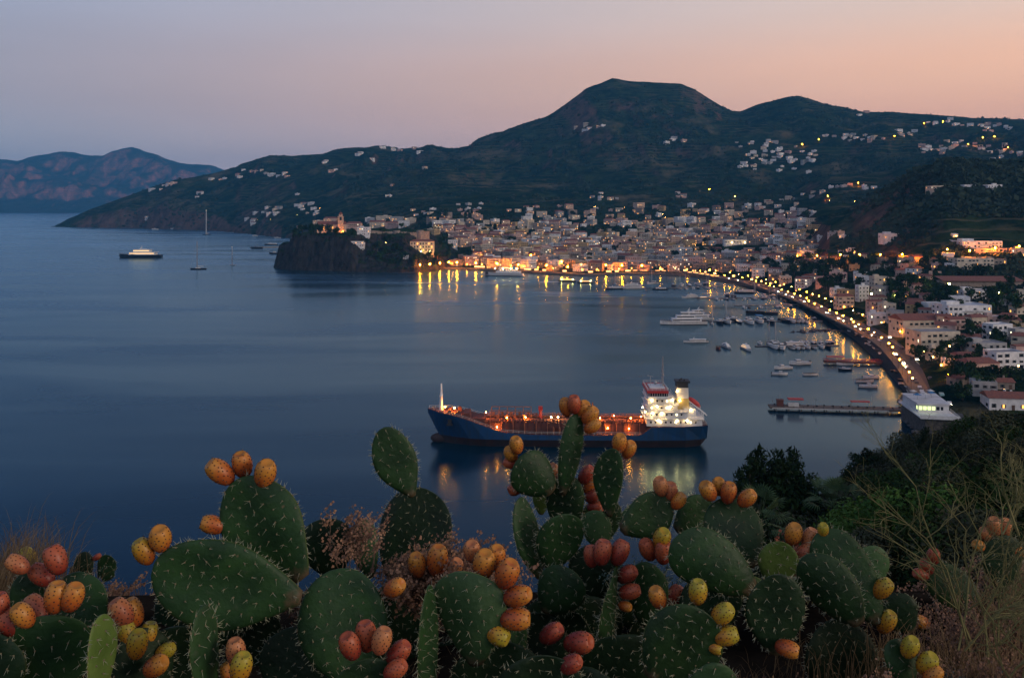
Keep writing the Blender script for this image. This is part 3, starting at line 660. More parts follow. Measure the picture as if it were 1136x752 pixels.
put(motor_yacht(LEN(20,321), NV, False, 1), 681, 321, 8, 'dark-hulled low yacht moored left of a long white motor yacht', 'yacht')
put(motor_yacht(LEN(20,330), W_, False, 2), 766, 330.5, 10, 'white motor yacht at the outer end of the middle pontoon with covered foredeck', 'yacht')
put(motor_yacht(LEN(14,331), NV, True, 1), 779, 331, 20, 'dark motor yacht with lit cabin just right of the middle pontoon end', 'yacht')
put(motor_yacht(LEN(24,386), W_, False, 2), 806, 386, 100, 'broad white yacht moored stern to the lower pontoon beside a rusty barge', 'yacht')
put(motor_yacht(LEN(28,388), W_, True, 2), 828, 388, 96, 'broad white yacht with warm lit cabin moored stern-on at the lower pontoon', 'yacht')
put(boat('open', LEN(16,387), M['deck_red']), 797, 387, 80, 'rust-red work barge left of the two broad white yachts', 'boat')
SB = [ # u, v, length px, kind, hull, heading, extra, label
 (790,360,13,'sail',W_,85,'white sailing boat at the left end of the row on the upper pontoon'),
 (799,359,9,'small',NV,85,'dark motorboat second from the left in the upper pontoon row'),
 (807,358.5,11,'small',W_,92,'white motorboat third from the left in the upper pontoon row'),
 (813,356,9,'small',NV,95,'small dark-hulled motorboat squeezed behind a white one on the upper pontoon'),
 (820,358,14,'motorlit',NV,90,'dark motorboat with orange-lit canopy midway along the upper pontoon row'),
 (832,359,14,'small',W_,95,'wide white motorboat just left of the blue-canopied one'),
 (843,358,12,'smallblue',W_,90,'white motorboat under a bright blue canopy on the upper pontoon'),
 (856,358.5,9,'small',NV,84,'dark motorboat right of the blue-canopied one'),
 (872,357.5,8,'open',NV,100,'dark open boat fifth from the right end of the upper pontoon row'),
 (878,357.5,9,'small',W_,95,'white motorboat fourth from the right end of the upper pontoon row'),
 (884.5,357.5,8,'open',W_,90,'white open boat third from the right end of the upper pontoon row'),
 (889.5,357.5,8,'small',W_,85,'white motorboat second from the right end of the upper pontoon row'),
 (895,358,7,'open',W_,80,'white open boat at the right end of the upper pontoon row'),
 (837,348,16,'open',BL,4,'black open workboat lying between the two upper pontoons, left one'),
 (855,348.5,12,'open',BL,-4,'black open workboat lying between the two upper pontoons, right one'),
 (807,329,11,'small',NV,80,'dark motorboat on the middle pontoon beside the black launch'),
 (814,330.5,10,'open',NV,80,'dark open boat third from the left on the middle pontoon'),
 (826,325.5,20,'motordark',BL,4,'black launch lying behind the middle pontoon'),
 (837,332,13,'sail',W_,88,'white sailing boat with tall mast midway along the middle pontoon'),
 (848,330.5,12,'small',W_,80,'white motorboat right of the tall-masted sailing boat'),
 (858,330.5,9,'small',NV,84,'dark motorboat near the shore end of the middle pontoon'),
 (747,318,12,'small',NV,70,'dark motorboat leftmost on the inner pontoon'),
 (756,317.5,11,'small',W_,80,'white motorboat second from the left on the inner pontoon'),
 (765,317.5,11,'motordark',NV,90,'dark cabin boat midway along the inner pontoon'),
 (775,316.5,12,'small',W_,95,'white motorboat second from the right on the inner pontoon'),
 (784,316.5,9,'small',NV,95,'dark motorboat rightmost on the inner pontoon'),
 (732,321.5,14,'motordark',NV,8,'low dark cabin boat moored left of the inner pontoon'),
 (724,315,12,'sail',W_,30,'white sailing boat moored close to the promenade left of the inner pontoon'),
 (859,386,12,'small',W_,90,'white motorboat second from the left on the lower pontoon'),
 (856,382,8,'small',NV,96,'dark motorboat behind the first white ones on the lower pontoon'),
 (867,387,11,'small',W_,84,'white motorboat third from the left on the lower pontoon'),
 (879,387,7,'open',W_,92,'white open boat below the white shed on the lower pontoon, leftmost of five'),
 (884,387,8,'small',W_,92,'white motorboat below the white shed on the lower pontoon'),
 (890,387,7,'open',W_,88,'white open boat third of five in the packed lower pontoon row'),
 (896,386.5,8,'small',W_,85,'white motorboat fourth of five in the packed lower pontoon row'),
 (903,386.5,7,'open',W_,92,'white open boat fifth of five in the packed lower pontoon row'),
 (912,386,8,'small',W_,80,'white motorboat near the shore end of the lower pontoon'),
 (919,386,8,'open',NV,80,'dark open boat at the shore end of the lower pontoon'),
 (887,404.5,19,'small',W_,6,'white cabin motorboat moored in open water, largest of the buoyed group of four'),
 (868.5,409.5,16,'small',W_,12,'white motorboat on a buoy just left of the largest one'),
 (865,416,14,'small',W_,170,'white motorboat on a buoy, lowest left of the group of four'),
 (899,416.5,13,'open',W_,176,'white open boat on a buoy, lowest right of the group of four'),
 (937,405,15,'open',W_,2,'white open boat alongside the short red-railed jetty'),
 (937,411,12,'small',NV,4,'dark motorboat lying below the short red-railed jetty'),
 (966,420,14,'small',W_,175,'white motorboat between the two jetties, uppermost of three'),
 (959,424,16,'open',W_,172,'white open boat between the two jetties, middle of three'),
 (963,430,16,'small',W_,170,'white motorboat between the two jetties, lowest of three'),
 (285,276,10,'open',BL,0,'dark open boat moored beside the far jetty behind the castle rock'),
 (301,272,12,'motordark',NV,4,'dark cabin boat behind the far jetty left of the castle rock'),
 (305,282,10,'small',NV,6,'dark motorboat close to the left foot of the castle rock'),
 (323.5,296.5,8,'small',W_,10,'small white motorboat under the cliff of the castle rock'),
 (172,250+5,6,'small',W_,0,'small white motorboat under the headland below a pale villa'),
 (193,254.5,6,'small',W_,0,'second small white motorboat under the headland, right of the first'),
 (283,262,5,'small',W_,0,'tiny white motorboat in the far bay, leftmost of two'),
 (308,264.5,6,'small',W_,0,'tiny white motorboat in the far bay, right of two'),
]
for u, v, px, kind, hm, hd, lab in SB:
    Lb = LEN(px, v)
    if 70 < abs(hd) < 110: Lb = min(Lb*(2.3 if kind != 'sail' else 1.3), 17)
    else: Lb *= 1.25
    grp = 'small boats in the harbour'
    if kind == 'sail': o = boat('sail', Lb, hm)
    elif kind == 'small': o = boat('small', Lb, hm)
    elif kind == 'smallblue': o = boat('small', Lb, hm, M['blue_cover'])
    elif kind == 'motorlit': o = boat('motor', Lb, hm, True, 1, 'cabin_boat')
    elif kind == 'motordark': o = boat('motor', Lb, hm, False, 1, 'cabin_boat')
    else: o = boat('open', Lb, hm)
    put(o, u, v, hd, lab, 'sailing boat' if kind == 'sail' else 'boat', grp)

# ================================================================== jetties and pontoons
def deck_between(name, p, q, w, z, th, m, label, piles=0, pm=None, cat='jetty', group=None, extra=None):
    p, q = Vector(p), Vector(q); d = (q-p); Ln = d.length; a = math.atan2(d.y, d.x)
    t = empty(name, (p.x, p.y, 0), a); tag(t, label, cat, group)
    b = MB(); b.box(Ln/2, 0, z-th, Ln, w, th); b.build('deck', m, t)
    if piles:
        b = MB(); n = piles
        for i in range(n):
            for s in (-1,1): q_ = MB(); q_.tube((Ln*(i+.5)/n, s*w*.42, -3),(Ln*(i+.5)/n, s*w*.42, z+.0), .28, n=6); q_.build('pile', pm or m, t)
    if extra: extra(t, Ln, w, z)
    return t
def pier_extra(t, Ln, w, z):
    b = MB()
    for x in (2, 11.5, 14, 39, 47): b.box(x, w*.2, z, .15, .15, 3.2)
    b.build('shelter_post', M['metal'], t)
    b = MB(); b.box(12.8, w*.2, z+3.0, 7.2, 3.2, .55); b.build('shelter_roof', M['red'], t)
    b = MB(); b.box(43, w*.2, z+2.6, 8.8, 2.6, .4); b.build('shelter_roof', M['red'], t)
    b = MB(); b.box(5.2, 0, z, 3, 2.6, 2.8); b.box(5.2, 0, z+2.8, 3.3, 2.9, .3); b.build('kiosk', M['deck_red'], t)
    b = MB(); b.box(11.5, -.4, z, 5, 2, 1.6); b.build('fuel_cabinet', M['offwhite'], t)
    b = MB(); b.box(10, -w*.5-.2, z-.7, 18, .3, .5); b.box(37, -w*.5-.2, z-.7, 36, .3, .5); b.build('fender_beam', M['offwhite'], t)
    b = MB(); b.tube((5.2,0,z),(5.2,0,z+6.5), .07, n=5); b.tube((22,0,z),(22,0,z+4), .08, n=5); b.box(22.4,0,z+3,.9,.1,.6); b.tube((48,0,z),(48,0,z+5.5), .07, n=5); b.build('signal_pole', M['metal'], t)
    r = MB()
    for i in range(14): r.box(2+i*4.6, -w*.46, z, .3, .3, .55)
    for i in range(16): r.box(3+i*3.9, w*.3-(i%3), z, .7+.3*(i%2), .5, .7)
    r.build('bollard_row', M['black'], t)
a = sea(853, 454); b_ = sea(1008, 458)
deck_between('timber_jetty', a, b_, 6.5, 1.9, .8, M['wood'], 'long dark jetty with red shelter roofs and pale fender beam, nearest the trees', 11, M['wood'], extra=pier_extra)
def pier2(t, Ln, w, z):
    b = MB(); rail(b, [(0,-w/2,z),(Ln,-w/2,z)], 1.3, 1.6, .09); rail(b, [(0,w/2,z),(Ln,w/2,z)], 1.3, 1.6, .09); b.build('red_railing', M['red'], t)
    b = MB(); b.box(Ln*.2, 0, z+2.6, Ln*.3, w*.9, .35, m=0)
    for x in (.06,.34):
        for s in (-1,1): b.box(Ln*x, s*w*.4, z, .2, .2, 2.7)
    b.build('shelter_roof', M['red'], t)
a = sea(914, 403.5); b_ = sea(978, 405)
deck_between('timber_jetty', a, b_, 5, 1.9, .9, M['deck_red'], 'short jetty with red railings and red roof off the pebble beach', 8, M['wood'], extra=pier2)
for (u0,v0,u1,v1,lab) in ((838,384.5,930,383.5,'lower floating pontoon with small boats packed along it'),(786,357,912,356.5,'upper floating pontoon reaching from the superyachts to the beach'),(815,339.5,893,338,'narrow floating pontoon above the black workboats'),(773,331.5,880,329.5,'middle floating pontoon with the tall-masted sailing boat'),(742,319.5,800,317.5,'inner floating pontoon nearest the promenade')):
    deck_between('floating_pontoon', sea(u0,v0), sea(u1,v1), 2.6, .7, .6, M['conc'], lab, cat='pontoon', group='floating pontoons of the marina')
# white shed on lower pontoon
x, y, _ = sea(882, 384); t = empty('pontoon_shed', (x, y+1, .7)); tag(t, 'long low white shed standing on the lower pontoon behind small boats', 'shed')
MB().box(0,0,0,11.5,2.4,2.0).build('wall', M['offwhite'], t); MB().box(0,0,2.0,12,3,.25).build('roof', M['white'], t)
# rocky breakwaters
M['rock'] = principled('dark_rock', (.045,.042,.042), .95, c2=(.10,.09,.085), scale=.12, bump=1, bscale=.4)
def rock_wall(name, pts, w, h, label, cat, seed=1):
    r_ = random.Random(seed); b = MB()
    for (p, q) in zip(pts, pts[1:]):
        p, q = Vector(p), Vector(q); n = max(3, int((q-p).length/2.0))
        for i in range(n):
            for k in range(2):
                c = p.lerp(q, (i+r_.random())/n)+Vector((r_.uniform(-w/2,w/2), r_.uniform(-w/2,w/2), r_.uniform(-.5,h*.6)))
                b.ball(c, r_.uniform(.9,1.9), 5, 4, sc3=(r_.uniform(.8,1.4), r_.uniform(.8,1.3), r_.uniform(.5,.9)))
    return tag(b.build(name, M['rock']), label, cat)
rock_wall('rock_breakwater', [sea(879,369), sea(895,368), sea(912,367), sea(930,368)], 6, 1.6, 'low spur of dark boulders reaching into the bay below the upper pontoon', 'breakwater', 4)
rock_wall('rock_breakwater', [sea(868,334.5), sea(885,335.5), sea(903,345)], 7, 2.0, 'dark boulder mound at the beach end of the middle pontoon', 'breakwater', 5)
rock_wall('rock_breakwater', [sea(1004,443), sea(1012,452), sea(1018,462), sea(1019,478)], 8, 2.6, 'dark boulders between the long jetty and the coast road', 'breakwater', 6)
deck_between('stone_jetty', sea(278,275.5), sea(318,274.5), 9, 2.5, 3, M['conc'], 'dark stone jetty in the far bay left of the castle rock')
# ================================================================== castle rock
def polydist(px, py, poly):
    d = np.full(px.shape, 1e9); ins = np.zeros(px.shape, bool); n = len(poly)
    for i in range(n):
        x0, y0 = poly[i]; x1, y1 = poly[(i+1) % n]; dx, dy = x1-x0, y1-y0
        t = np.clip(((px-x0)*dx+(py-y0)*dy)/(dx*dx+dy*dy), 0, 1)
        d = np.minimum(d, np.hypot(px-x0-t*dx, py-y0-t*dy))
        c = ((y0 > py) != (y1 > py)) & (px < (x1-x0)*(py-y0)/(y1-y0+1e-12)+x0); ins ^= c
    return np.where(ins, d, -d)
CP = [(-372,1415),(-352,1378),(-335,1362),(-301,1350),(-260,1335),(-222,1322),(-181,1314),(-141,1312),(-116,1345),(-92,1400),(-80,1600),(-200,1680),(-330,1620),(-385,1490)]
def rock_z(x, y):
    x = np.asarray(x, float); y = np.asarray(y, float)
    d = polydist(x, y, CP); t = np.clip((x+238)/40, 0, 1)
    nz = fbm(x/22, y/22+3, 4, True)-.5; d = d+nz*24*np.clip(d/20+.6, 0, 1)
    sl = (1.7+1.6*fbm(x/30+4, y/30, 3))*(1-t)+.80*t; top = 57-3*t-9*(1-t)*fbm(x/26, y/26+7, 3)-np.clip((-335-x)/12, 0, 1)*16; z = np.minimum(top, d*sl)
    z = z-np.clip((x+150)/60, 0, 1)*np.clip(z-24, 0, 99)*.9
    return z+np.where(d > 4, (fbm(x/7, y/7, 4)-.5)*6.5*np.clip(z/12, 0, 1), 0)
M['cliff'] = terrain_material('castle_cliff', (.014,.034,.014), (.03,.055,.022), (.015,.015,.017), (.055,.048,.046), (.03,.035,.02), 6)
rx = np.arange(-392, -70, 2.2); ry = np.arange(1300, 1690, 2.4); RX, RY = np.meshgrid(rx, ry, indexing='ij'); RZ = rock_z(RX, RY)
idr = np.arange(RZ.size).reshape(RZ.shape); fr_ = np.stack([idr[:-1,:-1],idr[1:,:-1],idr[1:,1:],idr[:-1,1:]],-1).reshape(-1,4)
zr_ = RZ.ravel()[fr_].max(1); fr_ = fr_[zr_ > -2]
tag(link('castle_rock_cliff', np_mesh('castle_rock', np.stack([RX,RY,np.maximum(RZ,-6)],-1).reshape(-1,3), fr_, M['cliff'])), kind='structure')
def G(x, y):
    z = ground(x, y)
    if -392 < x < -75 and 1305 < y < 1685: z = max(z, float(rock_z(x, y)))
    return z
def hit2(u, v, ymin=300, ymax=5500):
    """like hit() but the castle rock counts as ground too"""
    h = hit(u, v, ymin, ymax)
    if 296 < u < 520 and v > 240:
        y = max(1300, ymin)
        while y < 1690:
            x = (u-U0)/F*y; r = CAMZ-(v-V0)/F*y
            if float(rock_z(x, y)) >= r and (h is None or y < h[1]): return (x, y, max(float(rock_z(x, y)), 0))
            y += 3
    return h

# ================================================================== walls, roofs, colours
def wallmat(name, c, k=.75): return principled(name, c, .9, c2=tuple(q*k for q in c), scale=.35, bump=.3, bscale=2.5)
WALLS = {'white': wallmat('white_render', (.74,.72,.70)), 'cream': wallmat('cream_render', (.60,.50,.38)), 'pink': wallmat('pink_render', (.56,.37,.31)),
 'ochre': wallmat('ochre_render', (.50,.34,.17)), 'grey': wallmat('grey_render', (.38,.37,.36)), 'peach': wallmat('peach_render', (.62,.42,.30)), 'stone': wallmat('stone_wall', (.30,.24,.20), .6)}
M['tile'] = principled('clay_tiles', (.26,.085,.055), .9, c2=(.16,.065,.05), scale=1.2, bump=.5, bscale=6)
M['flat'] = principled('flat_roof_screed', (.34,.31,.30), .95, c2=(.22,.20,.20), scale=.25)
M['flat_w'] = principled('whitewashed_roof', (.66,.65,.64), .9, c2=(.5,.48,.47), scale=.25)
M['shutter'] = principled('dark_shutter', (.035,.045,.04), .7)
M['door'] = principled('brown_door', (.09,.045,.025), .7)
WMATS = [None, M['flat'], M['dark'], M['lit'], M['shutter'], M['tile'], M['lit_cool'], M['door']]
def house_small(name, wcol, w_, d_, h_, roof, lit, seed, arches=False):
    """distant house: one mesh of walls, roof and window openings"""
    r_ = random.Random(seed); b = MB(); b.box(0,0,-6,w_,d_,h_+6, m=0); st = max(1, int(h_/3.1))
    if roof == 'tile': b.gable(0,0,h_,w_+.8,d_+.8,min(w_,d_)*.17, m=5, hip=.25 if r_.random() < .5 else 0)
    else:
        b.box(0,0,h_,w_-.7,d_-.7,.12, m=1)
        for (x,y,sx,sy) in ((0,-d_/2+.15,w_,.3),(0,d_/2-.15,w_,.3),(-w_/2+.15,0,.3,d_-.6),(w_/2-.15,0,.3,d_-.6)): b.box(x,y,h_,sx,sy,.55+.3*r_.random(), m=0)
        if r_.random() < .55: b.box(r_.uniform(-.25,.25)*w_, r_.uniform(0,.25)*d_, h_, w_*.28, d_*.3, 2.3, m=0)
    n = max(2, int(w_/3.0))
    for s in range(st):
        for i in range(n):
            if r_.random() < .12: continue
            x = -w_/2+(i+.5)*w_/n; z = s*h_/st+ .9; m = 2
            if r_.random() < lit: m = 3 if r_.random() < .7 else 6
            elif r_.random() < .4: m = 4
            ww = 1.15; hh = 1.45 if s or not arches else 2.3
            if s == 0 and r_.random() < .3: z = 0; hh = 2.2; ww = 1.3; m = 3 if r_.random() < lit*1.5 else 7
            b.box(x,-d_/2,z,ww,.16,hh, m=m)
        for i in range(max(1, int(d_/4))):
            y = -d_/2+(i+.5)*d_/max(1,int(d_/4)); m = 3 if r_.random() < lit else 2
            b.box(w_/2, y, s*h_/st+.9, .16, 1.1, 1.4, m=m); b.box(-w_/2, y, s*h_/st+.9, .16, 1.1, 1.4, m=2 if r_.random() > lit else 3)
        if s and r_.random() < .3: b.box(0,-d_/2-.55,s*h_/st+.15,w_*.6,1.0,.14, m=0); b.box(0,-d_/2-1.0,s*h_/st+.29,w_*.6,.08,.8, m=4)
    mats = list(WMATS); mats[0] = WALLS[wcol]
    if roof == 'white': mats[1] = M['flat_w']
    return b, mats
def house_parts(name, wcol, w_, d_, h_, roof, lit, seed, loc, rz):
    """nearer house: walls, roof, chimney, each window and door as parts"""
    r_ = random.Random(seed); t = empty(name, loc, rz); b = MB(); b.box(0,0,-7,w_,d_,h_+7); st = max(1, int(h_/3.0))
    if st > 1 and r_.random() < .6: b.box(0,-d_/2-.04,h_/st-.1,w_+.1,.1,.2)
    b.build('wall', WALLS[wcol], t)
    if roof == 'tile':
        b = MB(); b.gable(0,0,h_,w_+1,d_+1,min(w_,d_)*.19, hip=.3 if r_.random() < .6 else 0); rf = b.build('roof', M['tile'], t)
        c = MB(); c.box(w_*.22, d_*.1, h_+.6, .8, .8, 1.9); c.build('chimney', WALLS[wcol], rf)
    else:
        b = MB(); b.box(0,0,h_,w_-.8,d_-.8,.12)
        rf = b.build('roof', M['flat_w'] if roof == 'white' else M['flat'], t)
        b = MB()
        for (x,y,sx,sy) in ((0,-d_/2+.15,w_,.3),(0,d_/2-.15,w_,.3),(-w_/2+.15,0,.3,d_-.6),(w_/2-.15,0,.3,d_-.6)): b.box(x,y,h_,sx,sy,.8)
        if r_.random() < .6: b.box(-w_*.2,d_*.15,h_+.12,w_*.3,d_*.35,2.4)
        b.build('parapet', WALLS[wcol], rf)
    n = max(2, int(w_/3.4))
    def win(x, y, z, ww, hh, side):
        if r_.random() < .22: return
        ww *= r_.choice([.8,1,1,1.5]); hh *= r_.choice([.8,1,1,1.25])
        m = (M['lit'] if r_.random() < .6 else M['lit_cool']) if r_.random() < lit else M['dark']
        q = MB(); (q.box(x,y,z,ww,.14,hh) if side == 0 else q.box(x,y,z,.14,ww,hh)); wo = q.build('window', m, t)
        for s in (-1,1):
            q = MB()
            if side == 0: q.box(x+s*(ww/2+.3), y-.02, z-.05, .5, .12, hh+.1)
            else: q.box(x+.02, y+s*(ww/2+.3), z-.05, .12, .5, hh+.1)
            q.build('shutter', M['shutter'], wo)
    for s in range(st):
        dd = r_.randrange(n) if s == 0 else -1
        for i in range(n):
            x = -w_/2+(i+.5)*w_/n
            if i == dd: q = MB(); q.box(x,-d_/2,0,1.3,.16,2.3); q.build('door', M['door'], t)
            else: win(x, -d_/2, s*h_/st+1.0, 1.0, 1.4, 0)
        k = max(1, int(d_/4.5))
        for i in range(k): win(-w_/2, -d_/2+(i+.5)*d_/k, s*h_/st+1.0, 1.0, 1.4, 1)
    if st > 1 and r_.random() < .7:
        q = MB(); q.box(w_*.1,-d_/2-.7,h_/st,w_*.5,1.3,.16); bo = q.build('balcony', WALLS[wcol], t)
        q = MB(); rail(q, [(w_*.1-w_*.24,-d_/2-1.25,h_/st+.16),(w_*.1+w_*.24,-d_/2-1.25,h_/st+.16)], .95, .5, .03); q.build('railing', M['black'], bo)
    return t

HOUSES = []    # every house: dict with position, size, look, zone
def add_house(u, v, wpx, hpx, wcol, roof, zone, lit=.15, dd=.8, rz=None, desc=None, ymin=300, seed=None):
    h = hit2(u, v, ymin)
    if h is None: return
    x, y, z = h; k = y/F
    HOUSES.append(dict(u=u, v=v, px=wpx, hpx=hpx, x=x, y=y, z=z, w=wpx*k, h=hpx*k, d=wpx*k*dd, wcol=wcol, roof=roof, zone=zone, lit=lit, rz=rz, desc=desc, seed=seed if seed is not None else len(HOUSES)))
EX = [ # distinct houses, one by one: u, row of the base, width, height, colour, roof, description, turn
 (1021,369,44,14,'cream','tile','long cream house with red tiled roof and small square windows beside the coast road',.12),
 (1042,389,46,19,'cream','flat','large cream villa with arched ground-floor openings below the long tiled house',.10),
 (1027,390,16,20,'stone','flat','grey-brown annexe at the left side of the large arched villa',.10),
 (1111,379,25,18,'white','white','white modern house with raised flat roof at the right edge, above the low grey one',.2),
 (1133,380,18,14,'grey','flat','grey flat-roofed block cut by the right edge of the picture, beside the modern house',.2),
 (1098,394,38,12,'grey','flat','low grey flat-roofed building between the modern house and the pink one',.15),
 (1133,398,14,14,'pink','tile','red-roofed house half cut by the right edge below the grey block',.15),
 (1120,411,34,19,'white','flat','white two-storey house with balcony at the right edge above the garden lamps',.12),
 (1091,420,36,17,'pink','tile','pale pink house with red tiled roof before the white balcony house',.12),
 (1073,404,22,10,'stone','tile','small stone house tucked behind the pale pink one',.12),
 (1121,455,40,13,'white','tile','white house with broad red tiled roof, lowest at the right edge among the trees',-.15),
 (1075,351,50,11,'white','white','very long white flat-roofed building with dark openings above the coast road houses',.08),
 (1040,345,22,8,'white','white','white flat-roofed house just left of the very long white one',.08),
 (1105,358,20,6,'pink','white','low pinkish house with pale roof right of the very long white one',.1),
 (1062,366,18,12,'pink','tile','pink house with tiled roof right of the long cream one',.1),
 (1000,365,14,16,'grey','flat','narrow grey house left of the long cream one',.15),
 (958,334,12,17,'white','white','tall bright white apartment block above the beach',.1),
 (942,334,18,12,'ochre','flat','ochre house left of the tall bright white block',.1),
 (931,329,14,9,'white','flat','white house with dark openings left of the ochre one',.1),
 (976,338,16,9,'cream','tile','cream tiled house right of the tall bright white block',.1),
 (1083,299,40,12,'cream','flat','long institutional building with a row of dark windows below the dark hill',-.05),
 (1106,297,22,9,'stone','flat','plain wing at the right end of the long institutional building',-.05),
 (1100,283,34,7,'pink','flat','pink apartment terrace lit by an orange lamp behind the institutional building',0),
 (1130,284,16,8,'peach','flat','orange-lit house at the right edge under the dark hill',0),
 (1090,275,44,7,'white','white','wide white villa highest on the foot of the dark hill at right',0),
 (1060,262+1,6,3,'white','white','tiny white house alone on the dark hill above the wide white villa',0),
 (993,265,24,5,'white','white','white arcaded villa alone on the left flank of the dark hill',0),
 (1048,209,26,3,'cream','flat','long low pale building on the brow of the dark hill',0),
 (1077,209,14,4,'white','flat','white villa second along the brow of the dark hill',0),
 (1104,211,16,6,'white','flat','white villa with a bright lamp at the right end of the dark hill brow',0),
 (1086,332,36,9,'white','flat','pale blue-white sports building beside the yellow floodlights',.05),
 (972,348,15,14,'pink','tile','pink house with tiled roof behind the beach, beside a bend of the road',.15),
 (986,352,16,15,'cream','flat','cream flat-roofed house right of the pink one behind the beach',.15),
 (1052,405,10,6,'white','flat','small white kiosk house under trees between the villa and the pink house',.1),
 (1113,432,26,8,'stone','tile','low stone outbuilding with tiled roof above the lowest white house',-.1),
]
for (u, v, w1, h1, c, rf, desc, rz) in EX: add_house(u, v, w1, h1, c, rf, None, .12, .7, rz, desc, 350)
# palace, hall and front buildings of the harbour are below; here the sampled fabric of the town
def near_px(u, v, du, dv): return any(abs(h['u']-u) < (h['px']/2+du) and abs(h['v']-v) < dv for h in HOUSES)
COLS = ['white','cream','pink','ochre','grey','peach','stone','white','cream','pink']
def front_v(u): return float(np.interp(u, SU, SV))
r4 = random.Random(21)
def zone_of(u, v):
    fv = front_v(u) if u < 1000 else 400
    if u < 300: return 'on the headland'
    if v < 222: return 'high on the right-hand hillside' if u > 700 else 'on the slope below the summit'
    if fv-v < 7 and u < 800: return 'in the harbour front row'
    if u < 560: return 'near the castle' if v > 255 else 'above the castle'
    if v > 335 and u > 985: return 'among the nearest right-hand houses'
    if v > 262: return 'in the lower town' if u < 720 else ('above the yacht marina' if u < 900 else 'behind the beach')
    if v > 245: return 'in the middle town' if u < 720 else 'above the town park'
    return 'at the upper edge of town' if u < 720 else 'on the plain under the hills'
# dense town
v = 301.0
while v > 229:
    y_ = None; dens = 1 if v > 262 else (.85 if v > 245 else .5)
    wp = 12.5-(301-v)*.075; u = 478+r4.uniform(0, 8)
    while u < 905:
        w1 = wp*r4.uniform(.65, 1.35); vv_ = v+r4.uniform(-1.2, 1.2)
        fv = front_v(u)
        hi = np.interp(u, [470,520,560,640,760,905], [244,234,229,227,228,232])
        park = (770 < u < 850 and 272 < vv_ < 283) or (640 < u < 700 and 254 < vv_ < 262 and r4.random() < .7) or (500 < u < 550 and 276 < vv_ < 290 and u < 528)
        if vv_ < fv-3 and vv_ > hi and not park and r4.random() < dens and not near_px(u, vv_, w1*.25, 1.5):
            if u < 500 and vv_ > 262: pass
            else: add_house(u, vv_, w1, w1*r4.uniform(.45, .75), r4.choice(COLS), r4.choice(['flat','flat','tile','white']), None, .14 if vv_ > 262 else .09, r4.uniform(.6, 1.0))
        u += w1*r4.uniform(.95, 1.25)/max(dens, .3)**.8
    v -= 3.3
# strip behind the beach and marina
for i in range(190):
    u = r4.uniform(800, 1010); lo = float(np.interp(u, [800,860,905,930,955,985,1010], [300,312,326,338,352,366,376])); hi = float(np.interp(u, [800,905,1010], [285,292,322]))
    v = r4.uniform(hi, lo); w1 = r4.uniform(10, 15)+(v-290)*.10
    if near_px(u, v, w1*.55, w1*.32): continue
    add_house(u, v, w1, w1*r4.uniform(.5, .8), r4.choice(COLS), r4.choice(['flat','tile','white','flat']), None, .16, .8)
for i in range(60):
    u = r4.uniform(860, 1060); v = r4.uniform(287, 300); w1 = r4.uniform(8, 13)
    if near_px(u, v, w1*.6, 3): continue
    add_house(u, v, w1, w1*.5, r4.choice(COLS), r4.choice(['flat','tile']), None, .3, .8)
for i in range(170):
    u = r4.uniform(990, 1150); v = r4.uniform(300, 452); w1 = r4.uniform(11, 18)+(v-300)*.06
    if u < np.interp(v, [300,400,452], [960,1040,1085]): continue
    if near_px(u, v, w1*.45, w1*.30) or (1055 < u and 298 < v < 330): continue
    add_house(u, v, w1, w1*r4.uniform(.42, .65), r4.choice(COLS), r4.choice(['flat','tile','white','tile']), None, .14, .8)
# scattered hillside clusters: centre, spread, count
CL = [(862,176,26,11,26),(835,185,12,5,8),(848,160,22,4,9),(905,172,8,5,5),(942,154,14,4,6),(962,155,14,3,6),(1008,148,9,3,7),(1043,136,14,3,4),(1072,139,10,2,4),(1098,143,10,3,5),(1035,166,20,4,9),(1075,163,26,5,9),(1115,170,20,5,9),(1120,143,12,3,3),(960,126,18,3,3),
 (650,142,24,4,9),(668,222,18,3,5),(666,215,12,2,3),(745,160,16,5,4),(757,228-10,10,4,4),(800,240,20,6,8),(850,232,24,9,12),(880,238,26,10,14),(875,222,18,4,6),(926,207,10,3,4),(965,209,8,2,4),(905,215,16,5,4),(930,262,14,4,7),(900,262,18,5,9),(940,300-20,20,5,7),
 (432,165,14,4,9),(460,167,12,3,4),(402,172,8,3,3),(415,176,5,2,2),(355,180,10,3,5),(282,192,14,3,8),(310,196,12,3,6),(265,196,8,3,5),(370,192,8,4,3),(300,235,16,5,10),(335,228,14,6,9),(280,244,10,5,7),(345,236,8,4,5),(430,192+14,12,3,3),(472,188,8,3,3),(186,205,8,3,5),(170,211,8,2,4),(120,221,5,2,3),(215,216,14,3,4),(240,200,10,2,3),(430,220,6,2,2),(520,232,26,5,10),(470,236,18,4,10),(165,245,3,2,2)]
for (cu, cv, su_, sv_, n) in CL:
    if cu > 820 and cv < 190: n = int(n*1.9); su_ *= 1.35; sv_ *= 1.3
    for i in range(n):
        u = cu+r4.gauss(0, .5)*su_; v = cv+r4.gauss(0, .5)*sv_; w1 = r4.uniform(3.6, 7.2)
        if near_px(u, v, w1*.5, 1.5): continue
        add_house(u, v, w1, w1*r4.uniform(.35, .55), r4.choice(['white','white','white','cream','pink','grey']), r4.choice(['white','flat','flat','tile']), None, .08, .7)
